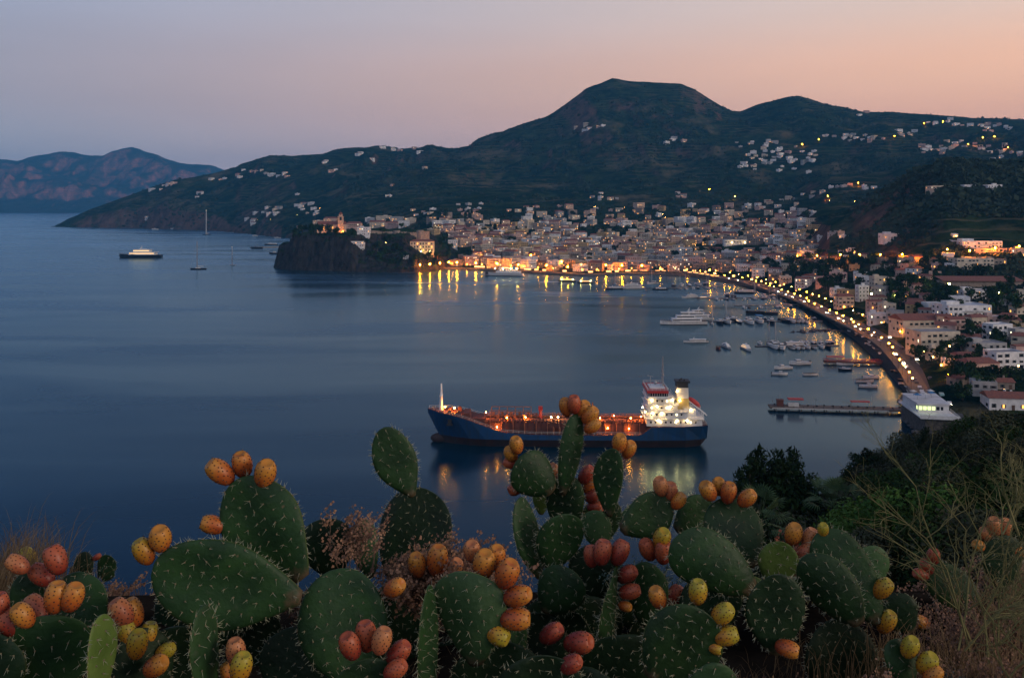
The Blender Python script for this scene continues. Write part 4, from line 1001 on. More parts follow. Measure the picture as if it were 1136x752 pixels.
# on the castle rock and under it
for (u, v, w1, h1, c, rf) in ((403,258,14,8,'white','flat'),(392,252,16,7,'pink','tile'),(418,250,16,8,'cream','tile'),(434,251,14,9,'pink','tile'),(448,249,12,8,'white','flat'),(425,243,16,9,'cream','flat'),(410,245,10,7,'white','flat'),(440,244,14,9,'grey','flat'),(455,246,12,7,'cream','flat'),(366,245,14,8,'peach','tile'),(352,247,10,6,'cream','flat'),(396,276,14,5,'white','white'),(400,271,9,4,'white','flat'),(450,286,6,5,'white','white'),(332,253,6,6,'stone','flat')):
    add_house(u, v+3, w1, h1, c, rf, 'on the castle rock', .15, .7, 0, None, 1300)
_U = ('first','second','third','fourth','fifth','sixth','seventh','eighth','ninth')
ORD = ['']+list(_U)+['tenth','eleventh','twelfth','thirteenth','fourteenth','fifteenth','sixteenth','seventeenth','eighteenth','nineteenth']
for a_, b_ in (('twentieth','twenty'),('thirtieth','thirty'),('fortieth','forty'),('fiftieth','fifty'),('sixtieth','sixty'),('seventieth','seventy'),('eightieth','eighty'),('ninetieth','ninety')): ORD += [a_]+[b_+'-'+q for q in _U]
def number_labels(items, fmt):
    """items with keys base, zone, u: like-looking neighbours in a zone are told apart by counting from the left"""
    gr = {}
    for it in items: gr.setdefault((it['base'], it['zone']), []).append(it)
    for (b, z), l in gr.items():
        l.sort(key=lambda q: q['u'])
        for i, it in enumerate(l): it['label'] = f"{b} {z}" if len(l) == 1 else (f"{b} {z}, {ORD[i+1]} such from the left" if i < len(l)-1 else f"{b} {z}, rightmost such one")
for h in HOUSES:
    h['zone'] = h['zone'] or zone_of(h['u'], h['v'])
    if h['desc'] is None:
        st = 'one-storey' if h['h'] < 5.6 else ('two-storey' if h['h'] < 8.6 else 'tall')
        h['base'] = f"{h['wcol']} {st} {'tiled' if h['roof'] == 'tile' else ('white-roofed' if h['roof'] == 'white' else 'flat-roofed')} house"
HOUSES.sort(key=lambda h: -(h['px']*h['hpx'])*(3 if h['desc'] else 1))
own = HOUSES[:298]; rest = HOUSES[298:]
number_labels([h for h in own if h['desc'] is None], None)
far_b = MB(); far_mats = [WALLS[k] for k in WALLS]+WMATS[1:]; wk = list(WALLS)
for i, h in enumerate(own+rest):
    rz = h['rz'] if h['rz'] is not None else random.Random(i*7+1).choice([0, .25, -.2, .5, -.5, .9])+math.atan2(-h['x'], h['y'])*.6
    hh = max(3.2, min(h['h'], 14)); z0 = G(h['x'], h['y']+h['d']*.4); z0 = max(z0-.6, h['z'], 1.8) if h['y'] < 700 else max(h['z']-.3, 1.8)
    loc = (h['x'], h['y']+h['d']*.5, z0)
    if h in own and (h['px'] >= 17 and h['y'] < 1300):
        t = house_parts('house', h['wcol'], h['w'], h['d'], hh, h['roof'], h['lit'], i, loc, rz)
        tag(t, h['desc'] or h['label'], 'house', 'houses of the town')
    elif i < len(own):
        b, mats = house_small('house', h['wcol'], h['w'], h['d'], hh, h['roof'], h['lit'], i)
        o = b.build('house', mats, None, False, loc); o.rotation_euler = (0,0,rz)
        tag(o, h['desc'] or h['label'], 'house', 'houses of the town')
    else:
        b, mats = house_small('house', h['wcol'], h['w'], h['d'], hh, h['roof'], h['lit'], i)
        c, s = math.cos(rz), math.sin(rz); mm = {0: wk.index(h['wcol'])}
        far_b.add([(loc[0]+x*c-y*s, loc[1]+x*s+y*c, loc[2]+z) for x, y, z in b.v], b.f, 0); far_b.m[-len(b.f):] = [mm.get(m, len(wk)-1+m) for m in b.m]
tag(far_b.build('distant_houses', far_mats), 'scattered small houses of the old town and its hillsides, too many to count', 'houses', kind='stuff')
print('houses', len(own), len(rest))

# ================================================================== landmarks
M['seawall'] = principled('stone_seawall', (.06,.055,.05), .95, c2=(.12,.105,.09), scale=.8, bump=.8, bscale=1.5)
# fortress wall along the edge of the castle rock
b = MB(); pts = []
for (u, Y) in ((398,1385),(412,1378),(424,1390),(440,1394),(452,1400),(466,1410),(475,1432)):
    pts.append(((u-U0)/F*Y, Y))
for i, (p, q) in enumerate(zip(pts, pts[1:])):
    p, q = Vector((*p,0)), Vector((*q,0)); c = (p+q)/2; a = math.atan2((q-p).y, (q-p).x); b.box(c.x, c.y, 36, (q-p).length+1.5, 4, 20.5+(i % 2)*1.2-(i > 2)*2, a, taper=.99)
    for k in range(int((q-p).length/3)): m_ = p.lerp(q, (k+.5)/max(1,int((q-p).length/3))); b.box(m_.x, m_.y-1.5, 56.4-(i > 2)*2+(i%2)*1.2, 1.6, .8, 1.1, a)
for k in (1, 3, 5): b.tube((pts[k][0],pts[k][1],34),(pts[k][0],pts[k][1],58.5), 6.5, 5.6, 10)
tag(b.build('fortress_wall', WALLS['stone']), 'long high stone rampart with bastions along the edge of the castle rock', 'wall')
# church and bell tower
cx_, cy_ = (378-U0)/F*1440, 1440.0; gz_ = float(rock_z(cx_, cy_))
t = empty('church', (cx_-16, cy_+8, gz_)); tag(t, 'floodlit orange church on top of the castle rock', 'church')
MB().box(0,0,-3,44,16,15).build('wall', WALLS['peach'], t); MB().gable(0,0,12,45,17,5).build('roof', M['tile'], t)
for i in range(6): q = MB(); q.box(-18+i*7,-8,5,1.6,.3,4); q.build('window', M['lit'] if i % 2 else M['dark'], t)
t = empty('bell_tower', (cx_, cy_, gz_)); tag(t, 'tall floodlit orange bell tower standing on the castle rock', 'tower')
MB().box(0,0,-3,8,8,21).build('tower_base', WALLS['peach'], t)
b = MB(); b.box(0,0,18,8.8,8.8,.7); 
for dx in (-3,3):
    for dy in (-3,3): b.box(dx,dy,18.7,1.6,1.6,5.4)
b.box(0,0,24.1,8.6,8.6,.8); b.box(0,0,24.9,5.2,5.2,3.2); b.build('belfry', WALLS['peach'], t)
b = MB(); b.ball((0,0,28.1), 2.9, 12, 8, sc3=(1,1,1.2)); b.tube((0,0,31),(0,0,34.5), .2, n=5); b.build('dome', M['tile'], t, True)
def fitting(name, loc, r, mat, label, cat='floodlight', group='floodlights of the town'):
    t = empty(name, loc); tag(t, label, cat, group); MB().box(0,0,-.5,.8,.8,.5).build('housing', M['black'], t); MB().ball((0,0,.3), r, 8, 6).build('lamp_glass', mat, t, True); return t
fitting('floodlight', (cx_-5, cy_-14, gz_+1.5), .5, M['warm_lamp'], 'orange floodlight at the foot of the bell tower, left one')
fitting('floodlight', (cx_+6, cy_-13, gz_+1.5), .5, M['warm_lamp'], 'orange floodlight at the foot of the bell tower, right one')
fitting('floodlight', (cx_-32, cy_-8, gz_+1.5), .35, M['warm_lamp'], 'orange floodlight below the nave of the castle church')
# arcaded palace below the castle
h = hit2(468, 281, 1300); t = empty('palace', (h[0], h[1]+6, max(h[2],4))); tag(t, 'floodlit cream palace with rows of arched windows below the rampart', 'palace')
MB().box(0,0,-8,36,14,24).build('wall', WALLS['cream'], t); MB().gable(0,0,16,37,15,3,hip=.3).build('roof', M['tile'], t)
for s in range(3):
    for i in range(8):
        q = MB(); x = -15.2+i*4.35; q.box(x,-7,1.5+s*4.9,1.7,.3,2.2); q.tube((x,-7.15,3.7+s*4.9),(x,-6.85,3.7+s*4.9), .85, n=10); q.build('arched_window', M['dark'] if (i+s) % 4 else M['lit'], t)
for i in range(3): fitting('floodlight', (h[0]-13+i*13, h[1]-10, max(h[2],4)+1.2), .55, M['yellow_lamp'], f"{('left','middle','right')[i]} yellow floodlight in front of the arcaded palace")
# floodlit white hall above the marina
for (u, v, w1, hm, lab, li) in ((818,272,28,9,'long white hall under cool floodlights above the town park',2),(837,271,12,9,'second white hall with bright facade right of the long one',1)):
    h = hit2(u, v); k = h[1]/F; t = empty('sports_hall', (h[0], h[1]+8, h[2])); tag(t, lab, 'hall')
    MB().box(0,0,-4,w1*k,15,4+hm).build('wall', WALLS['white'], t); MB().box(0,0,hm,w1*k+1,16,.5).build('roof', M['flat_w'], t)
    for i in range(int(w1*k/5)): q = MB(); q.box(-w1*k/2+2.5+i*5,-7.5,4.5,3,.2,1.6); q.build('window', M['dark'], t)
    for i in range(li): fitting('floodlight', (h[0]-w1*k*.25+i*w1*k*.5, h[1]-7, h[2]+4.5), .55, M['flood'], f"cool white floodlight in front of the {'second white hall' if li == 1 else ('long white hall, left one' if i == 0 else 'long white hall, right one')}")
# stadium stand with dark red roof
h = hit2(1093, 319, 400); t = empty('stadium_stand', (h[0], h[1]+10, h[2]), -.04); tag(t, 'long grandstand with dark red roof beside the green sports field', 'grandstand')
MB().box(0,0,-4,66,14,9).build('wall', WALLS['stone'], t); MB().add([(-34,-9,5.2),(34,-9,5.2),(34,9,8.0),(-34,9,8.0),(-34,-9,5.5),(34,-9,5.5),(34,9,8.3),(-34,9,8.3)], [(3,2,1,0),(4,5,6,7),(0,1,5,4),(1,2,6,5),(2,3,7,6),(3,0,4,7)]).build('roof', M['tile'], t)
# the terraced restaurant above the boulders
M['lit_green'] = emission('lit_window_greenish', (.85,1,.42), 1.6)
h0 = hit(1036, 470, 340); bx, by = (1034-U0)/F*398, 398.0
t = empty('waterfront_restaurant', (bx, by, 0), R(-8)); tag(t, 'white terraced restaurant like a ship deck on a dark base at the jetty root', 'restaurant')
b = MB(); b.poly([(-6.5,-12),(5.0,-13),(7,20),(-8,18)], -2, 8.2); b.build('base', M['seawall'], t)
b = MB(); b.poly([(-8.9,-13.4),(6.9,-14.4),(8.3,20.2),(-9.3,18.2)], 8.2, 8.7)
b.build('terrace', M['white'], t)
b = MB(); b.poly([(-7,-4),(5.6,-4.6),(6.8,18),(-7.8,16.6)], 8.7, 12.2); b.build('wall', WALLS['white'], t)
b = MB(); b.poly([(-7.5,-4.6),(6.1,-5.2),(7.2,18.4),(-8.2,17)], 12.2, 12.7); b.build('roof', M['flat_w'], t)
for i in range(7): q = MB(); q.box(-6.1+i*1.8,-4.42,9.9,1.3,.14,1.5); q.build('window', M['lit_green'] if i < 4 else M['dark'], t)
for i in range(9): q = MB(); q.box(-7.05-.02*i,-2.5+i*2.2,9.8,.14,1.4,1.5); q.build('window', M['dark'] if i % 3 else M['lit_green'], t)
b = MB(); rail(b, [(-8.8,18,8.7),(-8.7,-13.2,8.7),(6.7,-14.2,8.7),(7.6,0,8.7)], 1.1, 1.5, .06); b.build('railing', M['white'], t)
b = MB(); b.poly([(-8.9,-13.6),(6.9,-14.6),(6.9,-14.45),(-8.9,-13.45)], 8.0, 9.6); b.build('parapet', M['white'], t)
for i, (dx, dy) in enumerate(((-5,4),(-1,6),(2.5,9),(-4.5,11.5),(3.5,13.5))):
    q = empty('parasol', (bx+dx*math.cos(R(-8))-dy*math.sin(R(-8)), by+dx*math.sin(R(-8))+dy*math.cos(R(-8)), 12.7)); tag(q, f"{('blue','white','bright blue','pale','grey')[i]} square parasol on the restaurant roof terrace", 'parasol', 'parasols on the restaurant roof')
    MB().tube((0,0,0),(0,0,2.3), .06, n=6).build('pole', M['metal'], q); c = MB(); c.add([(-1.4,-1.4,2.1),(1.4,-1.4,2.1),(1.4,1.4,2.1),(-1.4,1.4,2.1),(0,0,2.8)], [(3,2,1,0),(0,1,4),(1,2,4),(2,3,4),(3,0,4)]); c.build('canopy', M['blue_cover'] if i in (0,2) else M['offwhite'], q)

# ================================================================== quay, beach, road
def strip(name, pts_l, pts_r, mat, th=None):
    b = MB(); n = len(pts_l); vs = [tuple(p) for p in pts_l]+[tuple(p) for p in pts_r]; fs = [(i, n+i, n+i+1, i+1) for i in range(n-1)]
    if th:
        lo = [(p[0],p[1],p[2]-th) for p in pts_l]; m = len(vs); vs += lo; fs += [(i, i+1, m+i+1, m+i) for i in range(n-1)]
        lo = [(p[0],p[1],p[2]-th) for p in pts_r]; m = len(vs); vs += lo; fs += [(n+i, m+i, m+i+1, n+i+1) for i in range(n-1)]
    b.add(vs, fs); o = b.build(name, mat); tag(o, kind='structure'); return o
def offset(pts, d):
    out_ = []
    for i, p in enumerate(pts):
        a = Vector(pts[max(0,i-1)]); c = Vector(pts[min(len(pts)-1,i+1)]); t_ = (c-a); t_.z = 0; t_.normalize(); out_.append(Vector(p)+Vector((-t_.y, t_.x, 0))*d)
    return out_
QP = [sea(u, front_v(u)) for u in list(range(462, 910, 8))]
q0 = [Vector((p[0], p[1]-5, 2.3)) for p in QP]; q1 = [p+Vector((0,0,0)) for p in offset(q0, 26)]
M['pave'] = principled('dark_paving', (.085,.078,.07), .9, c2=(.13,.12,.105), scale=.4)
strip('promenade_pavement', q0, q1, M['pave'], 5)
RP = []
for u, v in ((700,300.5),(740,301),(770,303),(800,307.5),(830,313),(860,320.5),(885,330),(905,338),(925,347),(945,357),(965,366),(985,376),(1003,388),(1018,402),(1030,414),(1041,428),(1050,444),(1056,462),(1060,472)):
    h = hit(u, v, 300) ; RP.append(Vector((h[0], h[1], max(h[2], 2.3))))
for i in range(1, len(RP)-1): RP[i].z = min((RP[i-1].z+RP[i].z*2+RP[i+1].z)/4, 6.5)
rp = []
for a, c in zip(RP, RP[1:]):
    for k in range(6): rp.append(a.lerp(c, k/6))
rp.append(RP[-1])
rl = [p+Vector((0,0,1.0)) for p in offset(rp, 4.6)]; rr2 = [p+Vector((0,0,1.0)) for p in offset(rp, -4.6)]
strip('coast_road', rl, rr2, M['asphalt'], 1.5)
kl = [p+Vector((0,0,.13)) for p in rr2]; kr = [p+Vector((0,0,.13)) for p in offset(rp, -14.0)]; kr = [Vector((a.x, a.y, b_.z)) for a, b_ in zip(kr, kl)]
strip('seaside_pavement', kl, kr, M['pave'], 1.2)
ml = [p+Vector((0,0,1.005)) for p in offset(rp, .08)]; mrr = [p+Vector((0,0,1.005)) for p in offset(rp, -.08)]
strip('road_markings', ml, mrr, M['offwhite'])
# pebble beach
def resample(pts, n):
    pts = [Vector(p) for p in pts]; d = [0]
    for a, c in zip(pts, pts[1:]): d.append(d[-1]+(c-a).length)
    out_ = []
    for i in range(n):
        t = d[-1]*i/(n-1); j = max(k for k in range(len(d)) if d[k] <= t+1e-6); j = min(j, len(pts)-2); out_.append(pts[j].lerp(pts[j+1], (t-d[j])/max(1e-6, d[j+1]-d[j])))
    return out_
NBP = 90; b1 = resample([p-Vector((0,0,.15)) for p in kr if 893 < U0+F*p.x/p.y and p.y > 425], NBP)
b0 = resample([(lambda q: (q[0], q[1], -.4))(sea(u, front_v(u)+.5)) for u in (890,897,905,915,930,950,975,1000,1015,1020)], NBP)
bm_ = [a.lerp(c, .45)+Vector((0,0,.1+.5*math.sin(i*.9))) for i, (a, c) in enumerate(zip(b0, b1))]
M['pebble'] = principled('dark_pebbles', (.009,.009,.010), .95, c2=(.026,.025,.026), scale=.5, bump=1, bscale=2)
strip('pebble_beach', b1, bm_, M['pebble']); strip('beach_shingle', bm_, b0, M['pebble'])

# ================================================================== street lamps
lampn = 0
def lamp_proto(hh, r, mat, arm=1.6):
    t = empty('street_lamp'); b = MB(); b.tube((0,0,-1),(0,0,hh), .11, .08, 6); b.tube((0,0,hh),(0,-arm,hh+.3), .06, n=5); b.build('pole', M['black'], t)
    q = MB(); q.box(0,-arm,hh+.2,.5,.9,.22); q.build('lamp_head', M['black'], t); MB().ball((0,-arm,hh-.05), r, 8, 6).build('lamp_globe', mat, t, True); return t
LP_ = {}
def lamp(x, y, z, kind, label, rz=0):
    if kind not in LP_:
        LP_[kind] = {'prom': lambda: lamp_proto(6, .40, M['warm_lamp']), 'far': lambda: lamp_proto(9, .62, M['warm_lamp_far']), 'small': lambda: lamp_proto(6, .32, M['soft2']), 'yellow': lambda: lamp_proto(9, .7, M['yellow_lamp']), 'cool': lambda: lamp_proto(7, .5, M['flood'])}[kind](); o = LP_[kind]
    else: o = copy_tree(LP_[kind])
    o.location = (x, y, z); o.rotation_euler = (0,0,rz); tag(o, label, 'street lamp', 'street lamps'); return o
M['soft2'] = emission('warm_white_lamp', (1,.45,.10), 90)
LMP = []
# promenade and coast road: every 24 m
acc = 0; last = None; k = 0
path = [q0[i]+Vector((0,9,0)) for i in range(0, 31)]+[p for p in offset(rp, -12.5)[2:]]
for p in path:
    if last is None: last = p; continue
    seg = (p-last).length; acc += seg; last = p
    if acc >= (20 if p.y > 1150 else 17):
        acc = ((k*37) % 11)-5; k += 1; p = p+Vector((((k*29) % 7)*.5-1.5, ((k*13) % 5)*.5, 0))
        if p.y < 440: continue
        LMP.append(dict(p=(p.x, p.y, max(p.z, 2)+ (0 if p.y > 1150 else 1)), kind=('small' if k % 4 == 1 else 'prom') if (k % 5 or p.y < 1150) else 'far', base='orange street lamp', zone='along the harbour quay' if p.x < 180 and p.y > 1190 else 'along the beach road', u=U0+F*p.x/p.y))
acc = 0; last = None; k = 0
for p in offset(rp, 5.6)[14:-6]:
    if last is None: last = p; continue
    acc += (p-last).length; last = p
    if acc > 21:
        acc = ((k*31) % 9)-4; k += 1
        if p.y > 440: LMP.append(dict(p=(p.x, p.y, p.z+1), kind='small' if k % 3 == 0 else 'prom', base='orange lamp before the cafes', zone='along the beach road', u=U0+F*p.x/p.y))
for (u, v) in ((466,297.5),(488,295.5),(507,295),(540,282),(589,284),(623,292),(477,297),(498,296),(528,295),(552,296),(575,297),(606,298),(645,299),(672,299),(690,298)):
    h = hit2(u, v+5, 1290) or sea(u, v+5); LMP.append(dict(p=(h[0],h[1],max(h[2],2)), kind='far', base='strong orange street lamp', zone='on the quay under the castle' if u < 560 else 'in front of the harbour houses', u=u))
for u in (862,884,906,932,953,976,1000,1025): LMP.append(dict(v=291, uu=u, kind='far', base='tall orange street lamp', zone='in the row under the dark hill', u=u))
for (u,v) in ((1050,287),(1075,288),(1103,285),(1130,283)): LMP.append(dict(v=v, uu=u, kind='far', base='tall orange street lamp', zone='by the institutional building', u=u))
for (u,v) in ((966,337),(992,340),(1052,327),(1107,338)): LMP.append(dict(v=v, uu=u, kind='yellow', base='yellow floodlight mast', zone='around the sports ground', u=u))
for (u,v) in ((527,240),(787,214),(631,262),(948,227),(952,207),(920,226),(918,222),(908,158),(1103,155),(1090,157),(1060,268),(660,232),(693,233),(738,244),(745,277),(771,276),(798,287),(818,287),(839,287),(857,267),(735,240),(815,222),(560,262),(596,270),(612,258),(702,270),(724,262),(760,252),(866,240),(1046,138),(1025,140),(1118,167),(1074,163),(992,154),(890,163),(346,246),(330,240),(428,275),(300,246),(285,245),(355,233),(1018,372+6),(1024,400),(1128,418),(1113,424),(1052,395),(1112,445)):
    LMP.append(dict(v=v, uu=u, kind='far' if v < 225 or (u,v) in ((631,262),) else 'small', base='warm street lamp', zone='on the hillside' if v < 232 else ('in the town streets' if u < 860 else 'among the houses at right'), u=u))
number_labels(LMP, None)
for d_ in LMP:
    if 'uu' in d_:
        h = hit2(d_['uu'], d_['v'], 340)
        if h is None: continue
        d_['p'] = h
    lamp(*d_['p'], d_['kind'], d_['label'])
# lit shop fronts and terraces along the harbour row
r6 = random.Random(5); SH = []
for i in range(46):
    u = r6.uniform(528, 800); y = 1e5/(front_v(u)-V0)*1.0+24; x = (u-U0)/F*y
    SH.append(dict(x=x, y=y, u=u, base='lit cafe front with awning', zone='on the harbour front'))
number_labels(SH, None)
aw = None
for s in SH:
    if aw is None:
        aw = empty('cafe_front'); MB().box(0,0,0,6,2.4,3).build('wall', WALLS['cream'], aw); MB().box(0,-1.3,.5,5,.2,2.1).build('shop_window', M['lit_shop'] if 'lit_shop' in M else M.setdefault('lit_shop', emission('lit_shop_window', (1,.50,.16), 5)), aw)
        c = MB(); c.add([(-3,-1.25,2.9),(3,-1.25,2.9),(3,-3.2,2.3),(-3,-3.2,2.3),(-3,-1.25,3.0),(3,-1.25,3.0),(3,-3.2,2.4),(-3,-3.2,2.4)], [(0,1,2,3),(7,6,5,4),(0,4,5,1),(2,6,7,3),(1,5,6,2),(3,7,4,0)]); c.build('awning', M['deck_red'], aw); o = aw
    else: o = copy_tree(aw)
    o.location = (s['x'], s['y'], 2.3); tag(o, s['label'], 'cafe', 'cafes on the harbour front')
SH = []; cl_ = offset(rp, 12.5)
for i in range(3, len(rp)-6, 2):
    if cl_[i].y < 440 or (i*5) % 7 < 2: continue
    SH.append(dict(i=i, u=U0+F*cl_[i].x/cl_[i].y, base='lit cafe front with awning', zone='along the beach road'))
number_labels(SH, None)
for s in SH:
    o = copy_tree(aw); q = cl_[s['i']]; dr = rp[s['i']+1]-rp[s['i']-1]; o.location = (q.x, q.y, q.z+.9); o.rotation_euler = (0,0,math.atan2(dr.y, dr.x)); tag(o, s['label'], 'cafe', 'cafes along the beach road')

# ================================================================== cars
M['car_w'] = principled('white_car_paint', (.6,.6,.6), .3); M['car_d'] = principled('dark_car_paint', (.03,.035,.05), .3); M['car_g'] = principled('pale_green_van_paint', (.22,.38,.34), .4)
M['rubber'] = principled('tyre_rubber', (.02,.02,.02), .8); M['head'] = emission('headlight', (1,.85,.55), 90); M['tail'] = emission('tail_light', (1,.05,.03), 12)
def car(paint, van=False):
    t = empty('parked_car' if not van else 'delivery_van'); Lc, Wc = (4.3,1.75) if not van else (5.4,2.0)
    prof = [(-2.15,.35),(-2.15,.75),(-1.5,.9),(-.8,1.42),(.9,1.45),(1.7,.95),(2.15,.8),(2.15,.35)] if not van else [(-2.7,.4),(-2.7,1.0),(-2.1,1.25),(-1.5,2.2),(2.7,2.3),(2.7,.4)]
    b = MB(); n = len(prof); vs = [(x,-Wc/2,z) for x,z in prof]+[(x,Wc/2,z) for x,z in prof]; b.add(vs, [tuple(range(n-1,-1,-1))[::-1], tuple(range(2*n-1,n-1,-1))]+[(i,(i+1)%n,n+(i+1)%n,n+i)[::-1] for i in range(n)]); b.build('body', paint, t)
    g = MB(); g.box(.05,0,.98 if not van else 1.35,1.9 if not van else 1.0,Wc+.02,.36 if not van else .6) if not van else g.box(-1.2,0,1.35,.9,Wc+.02,.6); g.build('side_window', M['dark'], t)
    for x in (-1.35,1.35):
        for s in (-1,1): q = MB(); q.tube((x*(1.2 if van else 1),s*(Wc/2-.2),.32),(x*(1.2 if van else 1),s*(Wc/2+.01),.32), .32, n=10); q.build('wheel', M['rubber'], t)
    for s in (-1,1): q = MB(); q.box(-Lc/2-.02,s*.6,.6,.06,.3,.18); q.build('headlight', M['head'] if paint is not M['car_d'] else M['dark'], t)
    return t
cars = [(1048,442,1,'pale green van driving past the restaurant'),(1044,452,0,'white car with headlights on behind the pale green van'),(1034,421,2,'dark car on the road beside the restaurant'),(1012,402,0,'white car with headlights on where the road bends by the villa'),(1001,391,2,'dark car parked on the bend below the cream villa'),(984,379,0,'white car on the coast road above the short red jetty'),(962,368,2,'dark car on the coast road above the beach, upper one')]
rps = [(U0+F*p.x/p.y, V0+F*(CAMZ-p.z-1)/p.y, p, (rp[min(i+1,len(rp)-1)]-rp[max(i-1,0)])) for i, p in enumerate(rp)]
for (u, v, k, lab) in cars:
    uu, vv_, p, dr = min(rps, key=lambda q: (q[0]-u)**2+(q[1]-v)**2); o = car([M['car_w'], M['car_g'], M['car_d']][k], k == 1)
    o.location = (p.x+.9*(1 if k == 0 else -1), p.y, p.z+1.01); o.rotation_euler = (0,0,math.atan2(dr.y, dr.x)+math.pi); tag(o, lab, 'van' if k == 1 else 'car', 'vehicles on the coast road')

# vehicles parked along the coast road, boats hauled out on the pebbles
PK = []; r10 = random.Random(12); lr = offset(rp, -8.6)
for i in range(4, len(rp)-4, 1):
    p = lr[i]
    if p.y < 430 or r10.random() < .30 or U0+F*p.x/p.y < 800: continue
    PK.append(dict(i=i, u=U0+F*p.x/p.y, k=r10.choice([0,2,2,0]), zone='parked along the coast road'))
for q in PK: q['base'] = 'white car with lights on' if q['k'] == 0 else 'dark car'
number_labels(PK, None); cproto = {}
for q in PK:
    if q['k'] not in cproto: cproto[q['k']] = car([M['car_w'], M['car_g'], M['car_d']][q['k']]); o = cproto[q['k']]
    else: o = copy_tree(cproto[q['k']])
    p = lr[q['i']]; dr = rp[q['i']+1]-rp[q['i']-1]; o.location = (p.x, p.y, p.z+1.01); o.rotation_euler = (0,0,math.atan2(dr.y, dr.x)+(math.pi if q['i'] % 2 else 0)); tag(o, q['label'], 'car', 'cars parked along the coast road')
HB = []
for i in range(30):
    j = r10.randrange(4, NBP-6); a, c = b1[j], bm_[j]; p = a.lerp(c, r10.uniform(.25,.95)); HB.append(dict(p=p, u=U0+F*p.x/p.y, base='small pale boat' if i % 2 else 'small dark boat', zone='hauled out on the dark beach', w=i % 2))
number_labels(HB, None)
for q in HB:
    o = boat('open', 6, M['white'] if q['w'] else M['navy']); o.location = (q['p'].x, q['p'].y, q['p'].z+.35); o.rotation_euler = (0,0,r10.uniform(0,6)); tag(o, q['label'], 'boat', 'boats hauled out on the beach')

rock_wall('rock_breakwater', [(bx-11,by-12,0),(bx-10,by-16,0),(bx-4,by-19,0),(bx+4,by-20,0),(bx+10,by-20,0)], 7, 4.5, 'dark boulders heaped around the foot of the white terraced restaurant', 'breakwater', 9)

XB = []
for (u0,v0,u1,v1,n,nm) in ((842,382,926,381,13,'on the far side of the lower pontoon'),(800,354.5,905,354.5,14,'on the far side of the upper pontoon'),(790,333,872,331.5,11,'in front of the middle pontoon'),(820,342,890,340.5,8,'in front of the narrow pontoon'),(746,321,798,319.5,8,'in front of the inner pontoon'),(655,316,735,314,7,'along the inner quay')):
    for i in range(n):
        f_ = (i+r10.uniform(.15,.85))/n; XB.append(dict(u=u0+(u1-u0)*f_, v=v0+(v1-v0)*f_, zone=nm, kd=r10.choice(['small','small','small','open','sail']), w=r10.random() < .65))
for q in XB: q['base'] = ('white ' if q['w'] else 'dark ')+{'small':'motorboat','open':'open boat','sail':'sailing boat'}[q['kd']]
number_labels(XB, None)
for q in XB:
    Lb = 9 if q['kd'] == 'small' else (7 if q['kd'] == 'open' else 12)
    put(boat(q['kd'], Lb, M['white'] if q['w'] else M['navy']), q['u'], q['v'], r10.choice([90,-90])+r10.uniform(-12,12), q['label'], 'sailing boat' if q['kd'] == 'sail' else 'boat', 'small boats in the harbour')
# ================================================================== foliage
def leafmat(name, c1, c2, scale, tr=.25, rough=.7):
    m = principled(name, c1, rough, c2=c2, scale=scale, detail=2, obj_rand=.28); m.node_tree.nodes['Principled BSDF'].inputs['Specular IOR Level'].default_value = .06; return m
M['leaf'] = leafmat('dark_leaves', (.008,.022,.008), (.040,.078,.022), 1.4)
M['leaf_b'] = leafmat('bright_leaves', (.024,.065,.014), (.075,.150,.034), 2.0)
M['leaf_c'] = leafmat('conifer_needles', (.006,.017,.008), (.016,.034,.014), 1.2)
M['leaf_o'] = leafmat('olive_leaves', (.022,.030,.018), (.060,.068,.040), 1.5)
M['bark'] = principled('bark', (.06,.045,.035), .95, c2=(.10,.08,.06), scale=4, bump=.6)
def leaf_cloud(lobes, n, size, seed, flat=.35):
    rs = np.random.RandomState(seed); L_ = np.array(lobes, float); wv = L_[:,3]**2; k = rs.choice(len(L_), n, p=wv/wv.sum())
    d = rs.normal(size=(n,3)); d /= np.linalg.norm(d, axis=1)[:,None]
    rad = rs.uniform(.45, 1.08, n)**.6
    c = L_[k,:3]+d*(L_[k,3]*rad)[:,None]*np.array([1,1,.85])
    nr = d+rs.normal(size=(n,3))*.6; nr /= np.linalg.norm(nr, axis=1)[:,None]
    t = np.cross(nr, rs.normal(size=(n,3))); t /= np.linalg.norm(t, axis=1)[:,None]; b = np.cross(nr, t)
    s = (size*rs.uniform(.6, 1.4, n))[:,None]
    v = np.stack([c-t*s, c-b*s*flat, c+t*s, c+b*s*flat], 1).reshape(-1,3)
    return v, np.arange(n*4).reshape(n,4)
def crown_mesh(name, lobes, n, size, seed, mat, flat=.4):
    v, f = leaf_cloud(lobes, n, size, seed, flat); return np_mesh(name, v, f, mat, False)
def rlobes(seed, n, R_, H_, low=.35):
    r_ = random.Random(seed); out_ = []
    for i in range(n):
        a = r_.uniform(0, 6.28); q = r_.random()**.6*R_*.72; z = H_*(low+(1-low)*r_.random()*.85)
        q *= 1-.5*max(0, z/H_-.55); out_.append((q*math.cos(a), q*math.sin(a), z, R_*r_.uniform(.26,.46)))
    return out_
TREES = {}
